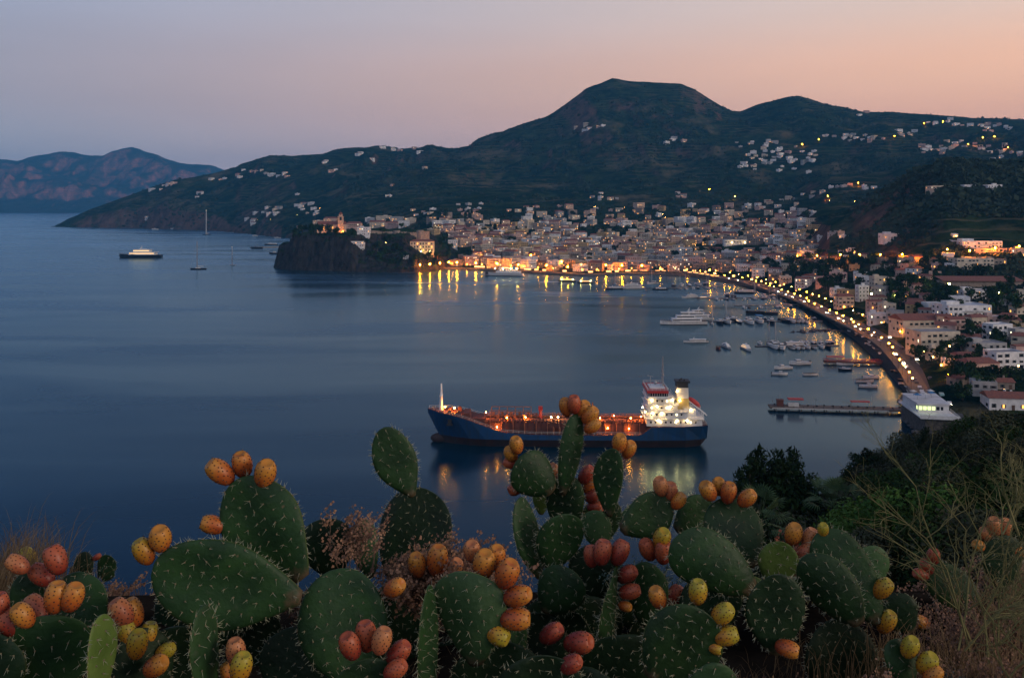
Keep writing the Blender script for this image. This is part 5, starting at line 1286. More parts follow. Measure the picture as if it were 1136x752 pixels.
def tree_proto(kind, i):
    key = (kind, i)
    if key in TREES: return None
    b = MB(); r_ = random.Random(i*13+len(kind))
    if kind == 'town_tree':
        name = 'broadleaf_tree'; cm = crown_mesh('crown', rlobes(i+3, 7, .55, 1.0, .4), 520, .075, i, M['leaf']); b.tube((0,0,-.3),(0,0,.55), .05, .035, 6); [b.tube((0,0,.3+.05*j),(math.cos(j*2.1)*.25,math.sin(j*2.1)*.25,.65), .025,.012, 4) for j in range(3)]
    elif kind == 'shrub':
        name = 'evergreen_shrub'; cm = crown_mesh('crown', rlobes(i+11, 14, .62, .9, .08), 9000, .021, i, M['leaf'] if i % 3 else M['leaf_o'], .5); [b.tube((0,0,-.3),(math.cos(j*1.3)*.3,math.sin(j*1.3)*.3,.5), .022,.01, 4) for j in range(5)]
    elif kind == 'bright':
        name = 'leafy_bush'; cm = crown_mesh('crown', rlobes(i+31, 16, .65, .8, .08), 12000, .020, i, M['leaf_b'], .45); [b.tube((0,0,-.3),(math.cos(j*1.3)*.3,math.sin(j*1.3)*.3,.5), .02,.01, 4) for j in range(5)]
    elif kind == 'conifer':
        name = 'conifer_tree'; lb = []
        for j in range(34):
            z = .12+.85*j/34; q = .26*(1-z)**.7+.02; a = r_.uniform(0,6.28); lb.append((q*math.cos(a)*r_.uniform(.3,1), q*math.sin(a)*r_.uniform(.3,1), z, .05+.10*(1-z)))
        lb.append((0,0,.97,.03)); cm = crown_mesh('crown', lb, 9000, .017, i, M['leaf_c'], .3); b.tube((0,0,-.2),(0,0,.9), .03, .006, 6)
    t = empty(name); b.build('trunk', M['bark'], t); link('crown', cm, t); t['ready'] = 1; del t['ready']; TREES[key] = t; return t
def tree(kind, x, y, z, hgt, wid, label, group, seed=0):
    i = seed % 4; first = tree_proto(kind, i); o = first or copy_tree(TREES[(kind, i)])
    o.location = (x, y, z); o.scale = (wid, wid, hgt); o.rotation_euler = (0,0,seed*1.7)
    tag(o, label, 'tree' if kind in ('town_tree','conifer') else 'shrub', group); return o
# trees among the town houses
TT = []; r7 = random.Random(77)
TPL = [(r7.uniform(490,900), r7.uniform(236,296), r7.uniform(6,11)) for _ in range(75)]+[(334,264,19),(343,263,22),(353,263,22),(363,264,20),(348,266,18),(326,267,12),(371,267,12),(388,268,12),(392,262,8),(406,277,12),(418,281,13),(427,287,14),(440,283,16),(430,271,11),(447,292,13),(420,293,13),(462,295,14),(475,293,16),(436,297,12),(410,290,11),(485,290,10),(497,290,12),(508,291,12),(518,292,11),(424,262,8),(489,274,10),(494,268,10),(430,248,7),(445,254,7),(648,260,10),(660,259,11),(672,261,12),(684,259,11),(695,262,10),(640,263,9),(706,259,9),(770,283,11),(780,285,12),(791,284,12),(802,286,12),(813,284,11),(824,286,12),(834,288,11),(842,285,11),(775,277,9),(796,279,10),(856,292,11),(870,292,11),(505,247,9),(516,244,9),(530,240,8),(545,262,8),(560,240,8),(582,236,7),(601,240,8),(622,236,8),(636,241,8),(655,243,8),(690,238,7),(710,243,8),(728,236,7),(752,244,9),(762,256,9),(786,252,9),(810,246,8),(826,254,10),(846,250,10),(868,256,10),(890,250,9),(900,272,11),(912,285,12),(925,290,12),(915,297,13)]
for (u, v, w_) in TPL: TT.append((u, v, w_))
for i in range(90):
    u = r7.uniform(850, 1136); v = r7.uniform(292, 460 if u > 1060 else 300+ (u-850)*.35)
    lo = float(np.interp(u, [850,905,930,955,985,1010,1040,1060,1136], [308,328,340,354,370,380,415,440,446]))
    if v > lo-2: continue
    TT.append((u, v, r7.uniform(10, 17)+(v-290)*.06))
for (u,v,w_) in ((1018,398,20),(1030,400,22),(1046,400,20),(1010,392,16),(1062,412,24),(1076,425,26),(1066,428,24),(1085,434,28),(1098,440,28),(1052,392,16),(1090,398,18),(1120,392,14),(1070,390,18),(1005,322,22),(992,326,22),(1018,326,24),(1032,330,24),(1003,333,20),(985,318,18),(1045,330,20),(1058,334,20),(1100,342,24),(1120,340,24),(1132,350,24),(1110,345,20),(1082,380,20),(1078,372,18),(1128,428,24),(1072,446,26)): TT.append((u, v, w_))
items = []
for k, (u, v, w_) in enumerate(TT):
    h = hit2(u, v, 400)
    if h is None: continue
    k_ = h[1]/F; items.append(dict(u=u, p=h, w=w_*k_, k=k, base='dark round tree' if k % 2 else 'dark bushy tree', zone='on the castle rock' if u < 460 else ('below the town houses' if u < 640 and v > 265 else ('among the upper town roofs' if v < 262 and u < 860 else ('in the town park' if u < 860 else ('among the nearest right-hand houses' if v > 345 else 'behind the beach houses'))))))
number_labels(items, None)
for it in items:
    hh = min(max(it['w']*r7.uniform(.75, 1.05), 5), 17); tree('town_tree', it['p'][0], it['p'][1]+it['w']*.3, max(it['p'][2]-.5, 1.5), hh, min(it['w'], 18), it['label'], 'trees among the houses', it['k'])
# scattered scrub and tree clumps on the slopes: beyond counting
rs = np.random.RandomState(5); C_ = []; S_ = []
def scatter(n, u0, u1, v0, v1, size):
    for i in range(n):
        u = rs.uniform(u0, u1); v = rs.uniform(v0, v1); h = hit(u, v, 420)
        if h is None or h[2] < 6: continue
        if fbm(np.array([h[0]/160]), np.array([h[1]/160]), 3)[0] < .42: continue
        C_.append(h); S_.append(size*rs.uniform(.5, 1.5)*(1+.25*(h[1] > 3000)))
scatter(7000, 62, 1136, 88, 235, 10); scatter(1500, 62, 520, 165, 262, 9); scatter(3600, 885, 1136, 172, 300, 6.5); scatter(900, 480, 900, 225, 262, 5.5); scatter(900, 900, 1136, 290, 330, 5)
for i in range(700):
    u = rs.uniform(312, 478); v = rs.uniform(258, 302)
    if u < 400 and rs.rand() < .72 and v > 268: continue
    h = hit2(u, v, 1290)
    if h and h[1] < 1690 and h[2] > 5: C_.append(h); S_.append(rs.uniform(2, 5.5))
scatter(1400, 1010, 1136, 330, 462, 3.2)
# a ragged tree line on the crests
for u in np.arange(255, 1136, 1.1):
    if rs.rand() < .45:
        vr = np.interp(u, RU, RV); Yr = np.interp(u, stu, kR); Yr = Yr+rs.uniform(-60, 30); x = (u-U0)/F*Yr; C_.append((x, Yr, ground(x, Yr))); S_.append(rs.uniform(3, 9) if not 600 < u < 800 else rs.uniform(2,4))
C_ = np.array(C_); S_ = np.array(S_); m_ = 9; n_ = len(C_)
d = rs.normal(size=(n_, m_, 3)); d /= np.linalg.norm(d, axis=2)[...,None]; d[...,2] = np.abs(d[...,2])*.75+.05
cc = C_[:,None,:]+d*S_[:,None,None]*rs.uniform(.15,.55,(n_,m_,1))
t1 = rs.normal(size=(n_,m_,3)); t1 /= np.linalg.norm(t1,axis=2)[...,None]; t2 = np.cross(t1, rs.normal(size=(n_,m_,3))); t2 /= np.linalg.norm(t2,axis=2)[...,None]
q = (S_[:,None,None]*rs.uniform(.16,.34,(n_,m_,1)))
v_ = np.stack([cc-t1*q, cc-t2*q, cc+t1*q, cc+t2*q], 2).reshape(-1,3)
M['scrub'] = principled('hill_scrub', (.008,.022,.010), .95, c2=(.030,.048,.022), scale=.012)
tag(link('hillside_scrub', np_mesh('hillside_scrub', v_, np.arange(len(v_)).reshape(-1,4), M['scrub'], False)), 'dark scrub and small trees scattered over all the hills', 'scrub', kind='stuff')

# near slope on the right
CAPU = [800,815,830,845,870,890,900,935,950,965,985,1000,1015,1040,1060,1080,1100,1200]; CAPV = [640,560,512,504,510,525,550,527,506,501,511,494,486,489,494,482,472,468]
near_items = []
def slope_plant(u, Y, w, hgt, kind, seed, cap=True):
    x = (u-U0)/F*Y; z = ground(x, Y)-.15
    if z < 1: return
    vt = V0+F*(CAMZ-z-hgt)/Y
    if cap:
        c = max(np.interp(u-w*.3/Y*F, CAPU, CAPV), np.interp(u+w*.3/Y*F, CAPU, CAPV), np.interp(u, CAPU, CAPV))
        if vt < c:
            hgt2 = hgt-(c-vt)*Y/F
            if hgt2 < hgt*.45: return
            hgt = hgt2
    zone = 'on the near slope above the bay' if Y > 75 else ('halfway down the near slope' if Y > 30 else 'close behind the cacti')
    near_items.append(dict(u=u, x=x, y=Y, z=z, w=w, h=hgt, kind=kind, seed=seed, zone=zone, base={'shrub':'dark evergreen shrub','bright':'brighter green leafy bush','conifer':'dark pointed conifer'}[kind]))
r8 = random.Random(4); k = 0
for Y, w, n in ((300,7,10),(240,7,16),(190,6.5,22),(150,6,24),(115,5.5,24),(88,5,22),(66,4.4,20),(48,3.8,18),(34,3.2,17),(24,2.7,16),(17,2.2,14),(12.5,1.6,12),(9.5,1.15,11)):
    u0 = 905 if Y > 150 else (860 if Y > 60 else (815 if Y > 14 else 850))
    for i in range(n):
        k += 1; u = u0+(1220-u0)*(i+r8.uniform(.1,.9))/n; w1 = w*r8.uniform(.8, 1.3)
        slope_plant(u, Y*r8.uniform(.9, 1.1), w1, w1*r8.uniform(.7, 1.0), 'shrub' if r8.random() < .8 or Y > 100 else 'bright', k)
def tall_plant(u, Y, vt, w, kind):
    global k
    k += 1; x = (u-U0)/F*Y; z = ground(x, Y)-.2; hh = CAMZ-(vt-V0)*Y/F-z
    if z < .5 or hh < 1.2: return
    near_items.append(dict(u=u, x=x, y=Y, z=z, w=w, h=hh, kind=kind, seed=k, zone='left of the palm' if u < 905 else 'right of the palm', base={'shrub':'tall dark evergreen','conifer':'tall dark pointed conifer','bright':'tall leafy bush'}[kind]))
for (u, Y, vt, w, kd) in ((822,58,522,8,'conifer'),(832,60,502,9,'conifer'),(843,62,493,10,'conifer'),(854,61,508,9,'conifer'),(866,64,498,10,'conifer'),(877,66,494,9,'conifer'),(888,62,510,9,'conifer'),(898,60,524,8,'conifer'),
   (828,55,548,7,'shrub'),(845,54,538,8,'shrub'),(862,55,534,8,'shrub'),(880,57,534,8,'shrub'),(900,58,552,8,'shrub'),(918,60,556,8,'shrub'),(936,60,546,8,'shrub'),(818,50,566,6,'shrub'),(955,58,535,8,'shrub'),(975,60,530,8,'shrub'),
   (941,92,518,9,'conifer'),(950,98,502,10,'conifer'),(961,99,496,11,'conifer'),(971,96,504,10,'conifer'),(983,100,508,10,'conifer'),(994,120,500,8,'shrub'),(1006,125,487,11,'shrub'),(1022,128,481,12,'shrub'),(1038,130,488,11,'shrub'),(1054,120,494,10,'shrub'),(1070,110,482,9,'shrub'),(1088,104,470,9,'shrub'),(1106,98,463,9,'shrub'),(1124,95,460,9,'shrub'),(1140,95,458,9,'shrub'),(1012,112,500,9,'shrub'),(1046,112,503,9,'shrub'),(1032,104,512,8,'shrub'),(985,90,520,8,'shrub'),(1002,92,516,8,'shrub'),(925,70,560,8,'shrub'),(1098,88,478,8,'shrub'),(1132,86,474,8,'shrub'),
   (1064,82,474,5,'shrub'),(1078,76,461,4,'conifer'),(1096,72,455,6,'shrub'),(1112,78,462,5,'shrub'),(1130,70,450,7,'shrub'),(1047,88,480,5,'shrub'),(1026,92,472,5,'conifer'),(1012,96,478,6,'shrub'),(1090,66,468,5,'shrub'),(1136,62,462,6,'shrub'),(1070,60,492,5,'shrub'),(1040,58,506,5,'shrub'),(1110,55,486,5,'shrub'),
   (950,27,560,2.6,'bright'),(968,27,552,2.8,'bright'),(988,26,545,3.2,'bright'),(1010,26,541,3.2,'bright'),(1032,26,548,3.0,'bright'),(1052,27,558,2.8,'bright'),(930,28,568,2.4,'bright'),(905,30,580,3,'shrub'),(880,30,575,3,'shrub'),(850,32,572,3.4,'shrub'),(830,30,580,3,'shrub')):
    tall_plant(u, Y, vt, w, kd)
for (u, Y, w, hh) in ((1000,22,2.2,1.8),):
    k += 1; slope_plant(u, Y, w, hh, 'bright', k, True)
number_labels(near_items, None)
for it in near_items: tree(it['kind'], it['x'], it['y'], it['z'], it['h'], it['w'], it['label'], 'shrubs and trees on the near slope', it['seed'])
# fan palms
def palm(u, Y, vt, label):
    x = (u-U0)/F*Y; z = ground(x, Y); ztop = CAMZ-(vt-V0)*Y/F; hh = ztop-z; t = empty('fan_palm', (x, Y, z)); tag(t, label, 'palm tree', 'fan palms on the near slope')
    b = MB(); b.path([(0,0,-.3),(.1,0,hh*.35),(0,.05,hh*.7)], [.26,.2,.17], 8); b.build('trunk', M['bark'], t)
    r_ = random.Random(int(u)); b = MB(); c0 = Vector((0,.05,hh*.72))
    for i in range(30):
        a = r_.uniform(0, 6.28); e = r_.uniform(-.5, 1.35); d = Vector((math.cos(a)*math.cos(e), math.sin(a)*math.cos(e), math.sin(e))); Ls = r_.uniform(.7,1.1)*1.3
        tip = c0+d*Ls; b.tube(c0, tip, .02, .012, 3); s = d.cross(Vector((0,0,1))); s = s.normalized() if s.length > .01 else Vector((1,0,0)); up = s.cross(d)
        for j in range(13):
            f_ = -1.25+2.5*j/12; dd = (d*math.cos(f_)+s*math.sin(f_)).normalized(); ll = .95*(1-.18*abs(f_)); m_ = tip+dd*ll*.55+up*.04; e_ = tip+dd*ll-Vector((0,0,.22*ll)); w_ = s*math.cos(f_)*.035-d*math.sin(f_)*.035
            b.add([tuple(tip), tuple(m_-w_), tuple(e_), tuple(m_+w_)], [(0,1,2,3)])
    b.build('crown', M['palm'], t)
M['palm'] = leafmat('palm_fronds', (.030,.060,.026), (.075,.12,.055), 1.5)
palm(925, 50, 521, 'fan palm with pale green fronds between two groups of dark conifers')
palm(842, 44, 518, 'fan palm with drooping fronds in front of the left dark conifers')

# ================================================================== prickly pears
def cactusmat(name, c1, c2, rim):
    m = principled(name, c1, .52, c2=c2, scale=9, bump=.5, bscale=45, detail=6, obj_rand=.3); n = m.node_tree.nodes; l = m.node_tree.links; b = n['Principled BSDF']; b.inputs['Specular IOR Level'].default_value = .22
    src = b.inputs['Base Color'].links[0].from_socket
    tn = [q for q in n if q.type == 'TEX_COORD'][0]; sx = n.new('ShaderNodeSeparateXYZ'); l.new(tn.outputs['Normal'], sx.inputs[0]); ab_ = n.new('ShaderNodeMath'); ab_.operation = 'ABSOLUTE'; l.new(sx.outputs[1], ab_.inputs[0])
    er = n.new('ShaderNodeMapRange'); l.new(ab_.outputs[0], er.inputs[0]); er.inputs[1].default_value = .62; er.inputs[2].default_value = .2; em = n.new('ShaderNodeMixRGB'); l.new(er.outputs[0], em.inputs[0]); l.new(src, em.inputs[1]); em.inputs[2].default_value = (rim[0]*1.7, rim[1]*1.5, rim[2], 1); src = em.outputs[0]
    bz = n.new('ShaderNodeSeparateXYZ'); l.new(tn.outputs['Generated'], bz.inputs[0]); bn_ = n.new('ShaderNodeTexNoise'); bn_.inputs['Scale'].default_value = 22; bn_.inputs['Detail'].default_value = 5; l.new(tn.outputs['Object'], bn_.inputs[0])
    ad_ = n.new('ShaderNodeMath'); ad_.operation = 'MULTIPLY_ADD'; l.new(bn_.outputs[0], ad_.inputs[0]); ad_.inputs[1].default_value = -.45; l.new(bz.outputs[2], ad_.inputs[2]); br_ = n.new('ShaderNodeMapRange'); l.new(ad_.outputs[0], br_.inputs[0]); br_.inputs[1].default_value = -.10; br_.inputs[2].default_value = -.19
    bm2 = n.new('ShaderNodeMixRGB'); l.new(br_.outputs[0], bm2.inputs[0]); l.new(src, bm2.inputs[1]); bm2.inputs[2].default_value = (.085,.062,.035,1); src = bm2.outputs[0]
    vo = n.new('ShaderNodeTexVoronoi'); vo.inputs['Scale'].default_value = 16; l.new(tn.outputs['Object'], vo.inputs[0]); vm_ = n.new('ShaderNodeMath'); vm_.operation = 'MULTIPLY_ADD'; l.new(bn_.outputs[0], vm_.inputs[0]); vm_.inputs[1].default_value = .9; l.new(vo.outputs['Distance'], vm_.inputs[2])
    vr_ = n.new('ShaderNodeMapRange'); l.new(vm_.outputs[0], vr_.inputs[0]); vr_.inputs[1].default_value = .46; vr_.inputs[2].default_value = .40; sm_ = n.new('ShaderNodeMixRGB'); l.new(vr_.outputs[0], sm_.inputs[0]); l.new(src, sm_.inputs[1]); sm_.inputs[2].default_value = (.10,.085,.045,1); src = sm_.outputs[0]
    lw = n.new('ShaderNodeLayerWeight'); lw.inputs[0].default_value = .12
    g = n.new('ShaderNodeTexNoise'); g.inputs['Scale'].default_value = 45; g.inputs['Detail'].default_value = 3; t = [q for q in n if q.type == 'TEX_COORD'][0]; l.new(t.outputs['Object'], g.inputs[0])
    r = n.new('ShaderNodeMapRange'); l.new(g.outputs[0], r.inputs[0]); r.inputs[1].default_value = .62; r.inputs[2].default_value = .75
    mx = n.new('ShaderNodeMixRGB'); l.new(r.outputs[0], mx.inputs[0]); l.new(src, mx.inputs[1]); mx.inputs[2].default_value = (*rim, 1); l.new(mx.outputs[0], b.inputs['Base Color']); return m
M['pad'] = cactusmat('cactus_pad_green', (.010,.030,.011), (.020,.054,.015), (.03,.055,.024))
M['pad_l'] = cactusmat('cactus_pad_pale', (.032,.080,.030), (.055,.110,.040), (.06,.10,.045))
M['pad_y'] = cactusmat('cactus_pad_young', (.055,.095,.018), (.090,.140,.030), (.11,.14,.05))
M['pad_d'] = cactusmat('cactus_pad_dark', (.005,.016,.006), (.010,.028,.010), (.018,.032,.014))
M['spine'] = principled('pale_spines', (.30,.31,.20), .6)
M['areole'] = principled('areole_felt', (.16,.13,.07), .9)
def fruitmat(name, lo, mid, hi):
    m = bpy.data.materials.new(name); m.use_nodes = True; n = m.node_tree.nodes; l = m.node_tree.links; b = n['Principled BSDF']; b.inputs['Roughness'].default_value = .42; b.inputs['Specular IOR Level'].default_value = .35
    b.inputs['Subsurface Weight'].default_value = 0
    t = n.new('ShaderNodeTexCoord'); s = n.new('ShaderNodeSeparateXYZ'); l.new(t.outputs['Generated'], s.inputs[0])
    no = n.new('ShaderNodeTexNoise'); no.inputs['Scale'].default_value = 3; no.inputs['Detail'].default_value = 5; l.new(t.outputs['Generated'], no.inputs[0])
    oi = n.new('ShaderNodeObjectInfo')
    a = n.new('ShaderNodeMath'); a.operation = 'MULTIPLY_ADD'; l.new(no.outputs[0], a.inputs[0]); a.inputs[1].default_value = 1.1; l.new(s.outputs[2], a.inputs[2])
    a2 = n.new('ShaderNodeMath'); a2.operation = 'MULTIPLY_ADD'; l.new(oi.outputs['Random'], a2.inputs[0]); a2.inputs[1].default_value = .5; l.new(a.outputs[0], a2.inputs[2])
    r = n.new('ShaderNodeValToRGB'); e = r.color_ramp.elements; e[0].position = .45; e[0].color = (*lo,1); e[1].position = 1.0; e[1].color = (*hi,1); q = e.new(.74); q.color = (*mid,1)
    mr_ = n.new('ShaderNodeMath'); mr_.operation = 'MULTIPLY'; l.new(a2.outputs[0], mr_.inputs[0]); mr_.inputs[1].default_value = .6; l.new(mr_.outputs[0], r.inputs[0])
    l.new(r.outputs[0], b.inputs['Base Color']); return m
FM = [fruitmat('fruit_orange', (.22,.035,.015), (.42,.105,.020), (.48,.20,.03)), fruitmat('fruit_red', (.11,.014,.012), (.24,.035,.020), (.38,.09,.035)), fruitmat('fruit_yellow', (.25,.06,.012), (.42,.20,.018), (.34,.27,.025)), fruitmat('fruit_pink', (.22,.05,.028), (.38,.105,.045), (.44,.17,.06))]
M['dot'] = principled('glochid_dots', (.055,.018,.012), .9)
FR = {}
def fruit_mesh(k, var):
    if (k, var) in FR: return FR[(k, var)]
    r_ = random.Random(var*5+1); b = MB(); prof = [(-.0,.30),(.06,.52),(.16,.74),(.32,.92),(.5,1.0),(.68,.98),(.82,.88),(.93,.72),(.98,.60),(.965,.45),(.93,.22),(.92,.02)]
    n = 18; rings = [[(math.cos(2*math.pi*i/n)*w*.5*(1+.03*math.sin(3*i+var)), math.sin(2*math.pi*i/n)*w*.5, t*1.22) for i in range(n)] for t, w in prof]
    b.loft(rings, 0, True); nb = len(b.f)
    for j in range(9):
        t = .12+.84*j/8; w = np.interp(t, [p[0] for p in prof[:9]], [p[1] for p in prof[:9]])*.5; m_ = max(4, int(11*w*2))
        for i in range(m_):
            a = 2*math.pi*(i+.5*(j % 2))/m_+r_.uniform(-.12,.12); tt = t+r_.uniform(-.02,.02); c = Vector((math.cos(a)*w, math.sin(a)*w, tt*1.22)); b.ball(tuple(c), .032, 5, 4, m=1)
            if r_.random() < .7:
                d = Vector((math.cos(a), math.sin(a), r_.uniform(-.2,.8))).normalized(); b.tube(c, c+d*r_.uniform(.06,.13), .008, .001, 3, m=2, cap=False)
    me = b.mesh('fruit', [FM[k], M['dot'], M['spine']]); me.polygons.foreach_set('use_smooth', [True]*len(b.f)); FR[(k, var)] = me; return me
def basis(z, hint, yaw):
    z = z.normalized(); y = (hint-z*hint.dot(z)).normalized(); x = y.cross(z); 
    c, s = math.cos(yaw), math.sin(yaw); x2 = x*c+y*s; y2 = -x*s+y*c
    return Matrix((x2, y2, z)).transposed().to_4x4()
padn = 0
def pad(plant, base, tip, wpx, Y, yaw=0, dd=0, mat='pad', fruits=(), th=.015, spn=1.0, label=None):
    global padn
    padn += 1; r_ = random.Random(padn*17); B = at(*base, Y); T = at(*tip, Y+dd); ax = T-B; Ln = ax.length; W = wpx*Y/F
    Mx = Matrix.Translation(B) @ basis(ax, Vector((0,-1,.0)), R(yaw)); bend = r_.uniform(-.10,.10)*Ln; tw = r_.uniform(-.12,.12); sk = r_.uniform(-.06,.06)
    pk = r_.uniform(.54,.64); nb_ = r_.uniform(.16,.30)
    def wfun(t):
        t = min(1, max(0, t))
        if t > pk: return W*.5*max(.02, 1-((t-pk)/(1.003-pk))**2)**.5
        return W*.5*(nb_+(1-nb_)*math.sin(math.pi/2*t/pk)**.95)
    def surf(t, th_):
        w = wfun(t); tk_ = th*(.75+.5*(1-t))*(math.sin(math.pi*min(.985, .1+.9*t)))**.35
        x = w*math.cos(th_)*(1+.03*math.sin(7*t+padn)); y = tk_*math.sin(th_)*(.85+.15*abs(math.sin(th_))); z = Ln*t
        y += bend*(t*t)+.012*math.sin(x*24+padn)*min(1, w*8); a = tw*t; x += sk*Ln*math.sin(math.pi*t)
        return Vector((x*math.cos(a)-y*math.sin(a), x*math.sin(a)+y*math.cos(a), z))
    b = MB(); nt_, na = 20, 22; rings = []
    for j in range(nt_+1):
        t = 1-(1-j/nt_)**1.35 if j > nt_/2 else j/nt_*(1-(.5)**1.35)/.5
        t = min(t, .999)
        rings.append([tuple(surf(t, 2*math.pi*i/na)) for i in range(na)])
    b.loft(rings)
    o = b.build('pad', M[mat], plant, True); Pi = plant.matrix_world_i if hasattr(plant, 'matrix_world_i') else Matrix.Translation(-plant.location)
    o.matrix_local = Matrix.Translation(-plant.location) @ Mx
    if label: o['label'] = label
    # areoles and spines
    s = MB(); sp = .034
    nrow = int(Ln/sp)
    for j in range(1, nrow+1):
        t = (j-.35)/nrow; w = wfun(t); nc = max(1, int(2*w/sp))
        pts = []
        for side in (1, -1):
            for i in range(nc): pts.append((math.acos(max(-1, min(1, -1+2*(i+.5+.5*(j%2)-.25)/nc)))*side, side))
        if j % 1 == 0: pts += [(0.0, 0), (math.pi, 0)]
        for th_, side in pts:
            if side == -1 and r_.random() < .5: continue
            t_ = min(.99, max(.03, t+r_.uniform(-.012,.012))); P = surf(t_, th_+r_.uniform(-.03,.03)); e = .01; Pt = surf(t_+e, th_)-surf(t_-e, th_); Pa = surf(t_, th_+.05)-surf(t_, th_-.05)
            nn = Pa.cross(Pt)
            if nn.length < 1e-9: continue
            nn.normalize(); 
            cen = surf(t_, math.pi/2)*.5+surf(t_, -math.pi/2)*.5
            if nn.dot(P-cen) < 0: nn = -nn
            s.ball(tuple(P+nn*.0005), .0032, 5, 3, m=1)
            for q in range(r_.choice([2,3,3,4]) if side else r_.choice([3,4])):
                d = (nn*r_.uniform(.45,1)+Vector((r_.gauss(0,.6), r_.gauss(0,.4), r_.gauss(-.15,.55)))).normalized(); ll = r_.uniform(.008,.021)*spn
                s.tube(P, P+d*ll, .00085, .0003, 3, m=0, cap=False)
    # thin bright row of spines along the upper rim
    for i in range(int(Ln/.014)):
        for th_ in (0.0, math.pi):
            t_ = .12+.875*i/max(1, int(Ln/.014)); P = surf(min(.995, t_), th_); o_ = (P-Vector((0,0,Ln*.5))); o_.y = 0; d = (o_.normalized()+Vector((r_.gauss(0,.5), r_.gauss(0,.5), r_.gauss(0,.5)))).normalized(); s.tube(P, P+d*r_.uniform(.007,.019)*spn, .0009, .0003, 3, m=0, cap=False)
    link('spines', s.mesh('spines', [M['spine'], M['areole']]), o)
    inv = Mx.inverted()
    for f in fruits:
        fu, fv, fpx = f[0], f[1], f[2]; kind = f[3] if len(f) > 3 else r_.choice([0,0,1,2,3]); dz = f[4] if len(f) > 4 else r_.uniform(-.02,.02)
        Pc = at(fu, fv, Y+dd*.7+dz); Cc = B.lerp(T, .62); dirv = (Pc-Cc); dirv.y *= .3
        if len(f) > 5: dirv = Vector((math.sin(R(f[5])), -.25, math.cos(R(f[5]))))
        dirv = (dirv.normalized()+Vector((r_.gauss(0,.12), r_.uniform(-.35,.1), .15))).normalized(); Lf = fpx*(Y+dd*.7+dz)/F*.93
        wf_ = Lf*r_.uniform(.80,.92); Fm = Matrix.Translation(Pc-dirv*Lf*.6) @ basis(dirv, Vector((0,-1,.2)), r_.uniform(0,6.28)) @ Matrix.Diagonal((wf_, wf_, Lf, 1))
        fo = link('fruit', fruit_mesh(kind, r_.randrange(4)), o); fo.matrix_local = inv @ Fm
    return o
def plant(u, Y, label):
    x = (u-U0)/F*Y; t = empty('prickly_pear_cactus', (x, Y, float(near_z(np.array([x]), np.array([float(Y)]))[0]))); tag(t, label, 'cactus', 'prickly pear cacti on the clifftop'); return t
Og, Rd, Yl, Pk = 0, 1, 2, 3
# A: bottom left corner
p = plant(50, 2.6, 'prickly pear in the bottom left corner, crowded with orange and dark red fruit')
pad(p, (55,775), (52,682), 104, 2.6, 8, -.05, 'pad', [(62,663,31,Og),(80,663,29,Og),(40,676,30,Pk,.1),(26,683,27,Og,-.04),(12,691,30,Rd)])
pad(p, (100,735), (84,634), 82, 2.85, -20, .05, 'pad', [(62,621,29,Rd),(47,638,27,Rd,.05),(20,626,24,Pk,.0)])
pad(p, (22,700), (30,636), 34, 3.0, 20, 0, 'pad', [(3,700,30,Rd),(8,718,28,Og)])
pad(p, (-20,790), (-8,700), 90, 2.5, 0, 0, 'pad_d', [(0,672,26,Rd,.05)])
pad(p, (107,785), (117,684), 60, 2.45, 82, 0, 'pad_y', [], .016)
# B: fruit at 140-190
p = plant(150, 2.75, 'prickly pear with a column of orange and yellow fruit beside the edge-on pale pad')
pad(p, (150,800), (158,700), 70, 2.8, 35, 0, 'pad_d', [(135,680,30,Pk),(148,679,28,Og,.05),(152,715,30,Yl,-.1),(141,702,24,Yl,0),(172,739,26,Og,-.06),(165,705,26,Yl,.05),(183,722,20,Yl,.04)])
pad(p, (205,810), (196,690), 95, 3.1, 10, 0, 'pad_d')
pad(p, (232,790), (222,672), 60, 2.5, 80, 0, 'pad', [], .013, 1.3)
pad(p, (262,830), (266,762), 60, 2.5, 20, 0, 'pad_d', [(262,724,29,Pk),(267,741,31,Yl,-.06),(256,748,25,Og,.04)])
# C: the large left plant
p = plant(290, 2.95, 'largest prickly pear at left, two broad pads meeting above a dark third, fruit on top')
pad(p, (336,642), (262,533), 92, 2.95, -6, .06, 'pad', [(245,524,31,Og,0,-50),(269,516,27,Og,.03,-5),(294,526,30,Og,-.02,12),(237,582,25,Og,.0,-80)], .022)
pad(p, (334,663), (168,633), 96, 2.85, 4, -.08, 'pad', [(160,612,27,Yl,.0,-35),(178,598,28,Og,.0,5),(258,640,12,Pk,.05)], .024)
pad(p, (392,760), (372,632), 100, 2.9, 10, .05, 'pad', [(437,652,25,Og,.0,60)], .022)
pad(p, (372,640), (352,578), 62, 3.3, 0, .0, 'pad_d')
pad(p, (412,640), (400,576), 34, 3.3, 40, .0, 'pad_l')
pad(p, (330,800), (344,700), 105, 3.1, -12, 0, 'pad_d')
pad(p, (412,800), (402,728), 72, 2.6, 20, 0, 'pad', [(389,717,29,Rd),(406,706,30,Rd,.03),(423,711,27,Pk,-.02),(441,725,29,Rd),(438,743,25,Rd,-.03)])
# D: centre left
p = plant(470, 3.7, 'prickly pear with one tall pad standing alone against the sea, left of the ship')
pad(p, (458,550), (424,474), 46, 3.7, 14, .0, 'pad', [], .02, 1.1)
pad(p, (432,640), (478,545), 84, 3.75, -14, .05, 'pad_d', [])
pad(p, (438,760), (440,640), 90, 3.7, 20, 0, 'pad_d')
pad(p, (500,700), (486,612), 70, 3.9, 15, 0, 'pad_d', [(463,627,27,Og,-.75,-15),(485,622,31,Og,-.75,5),(502,632,25,Pk,-.7,30)])
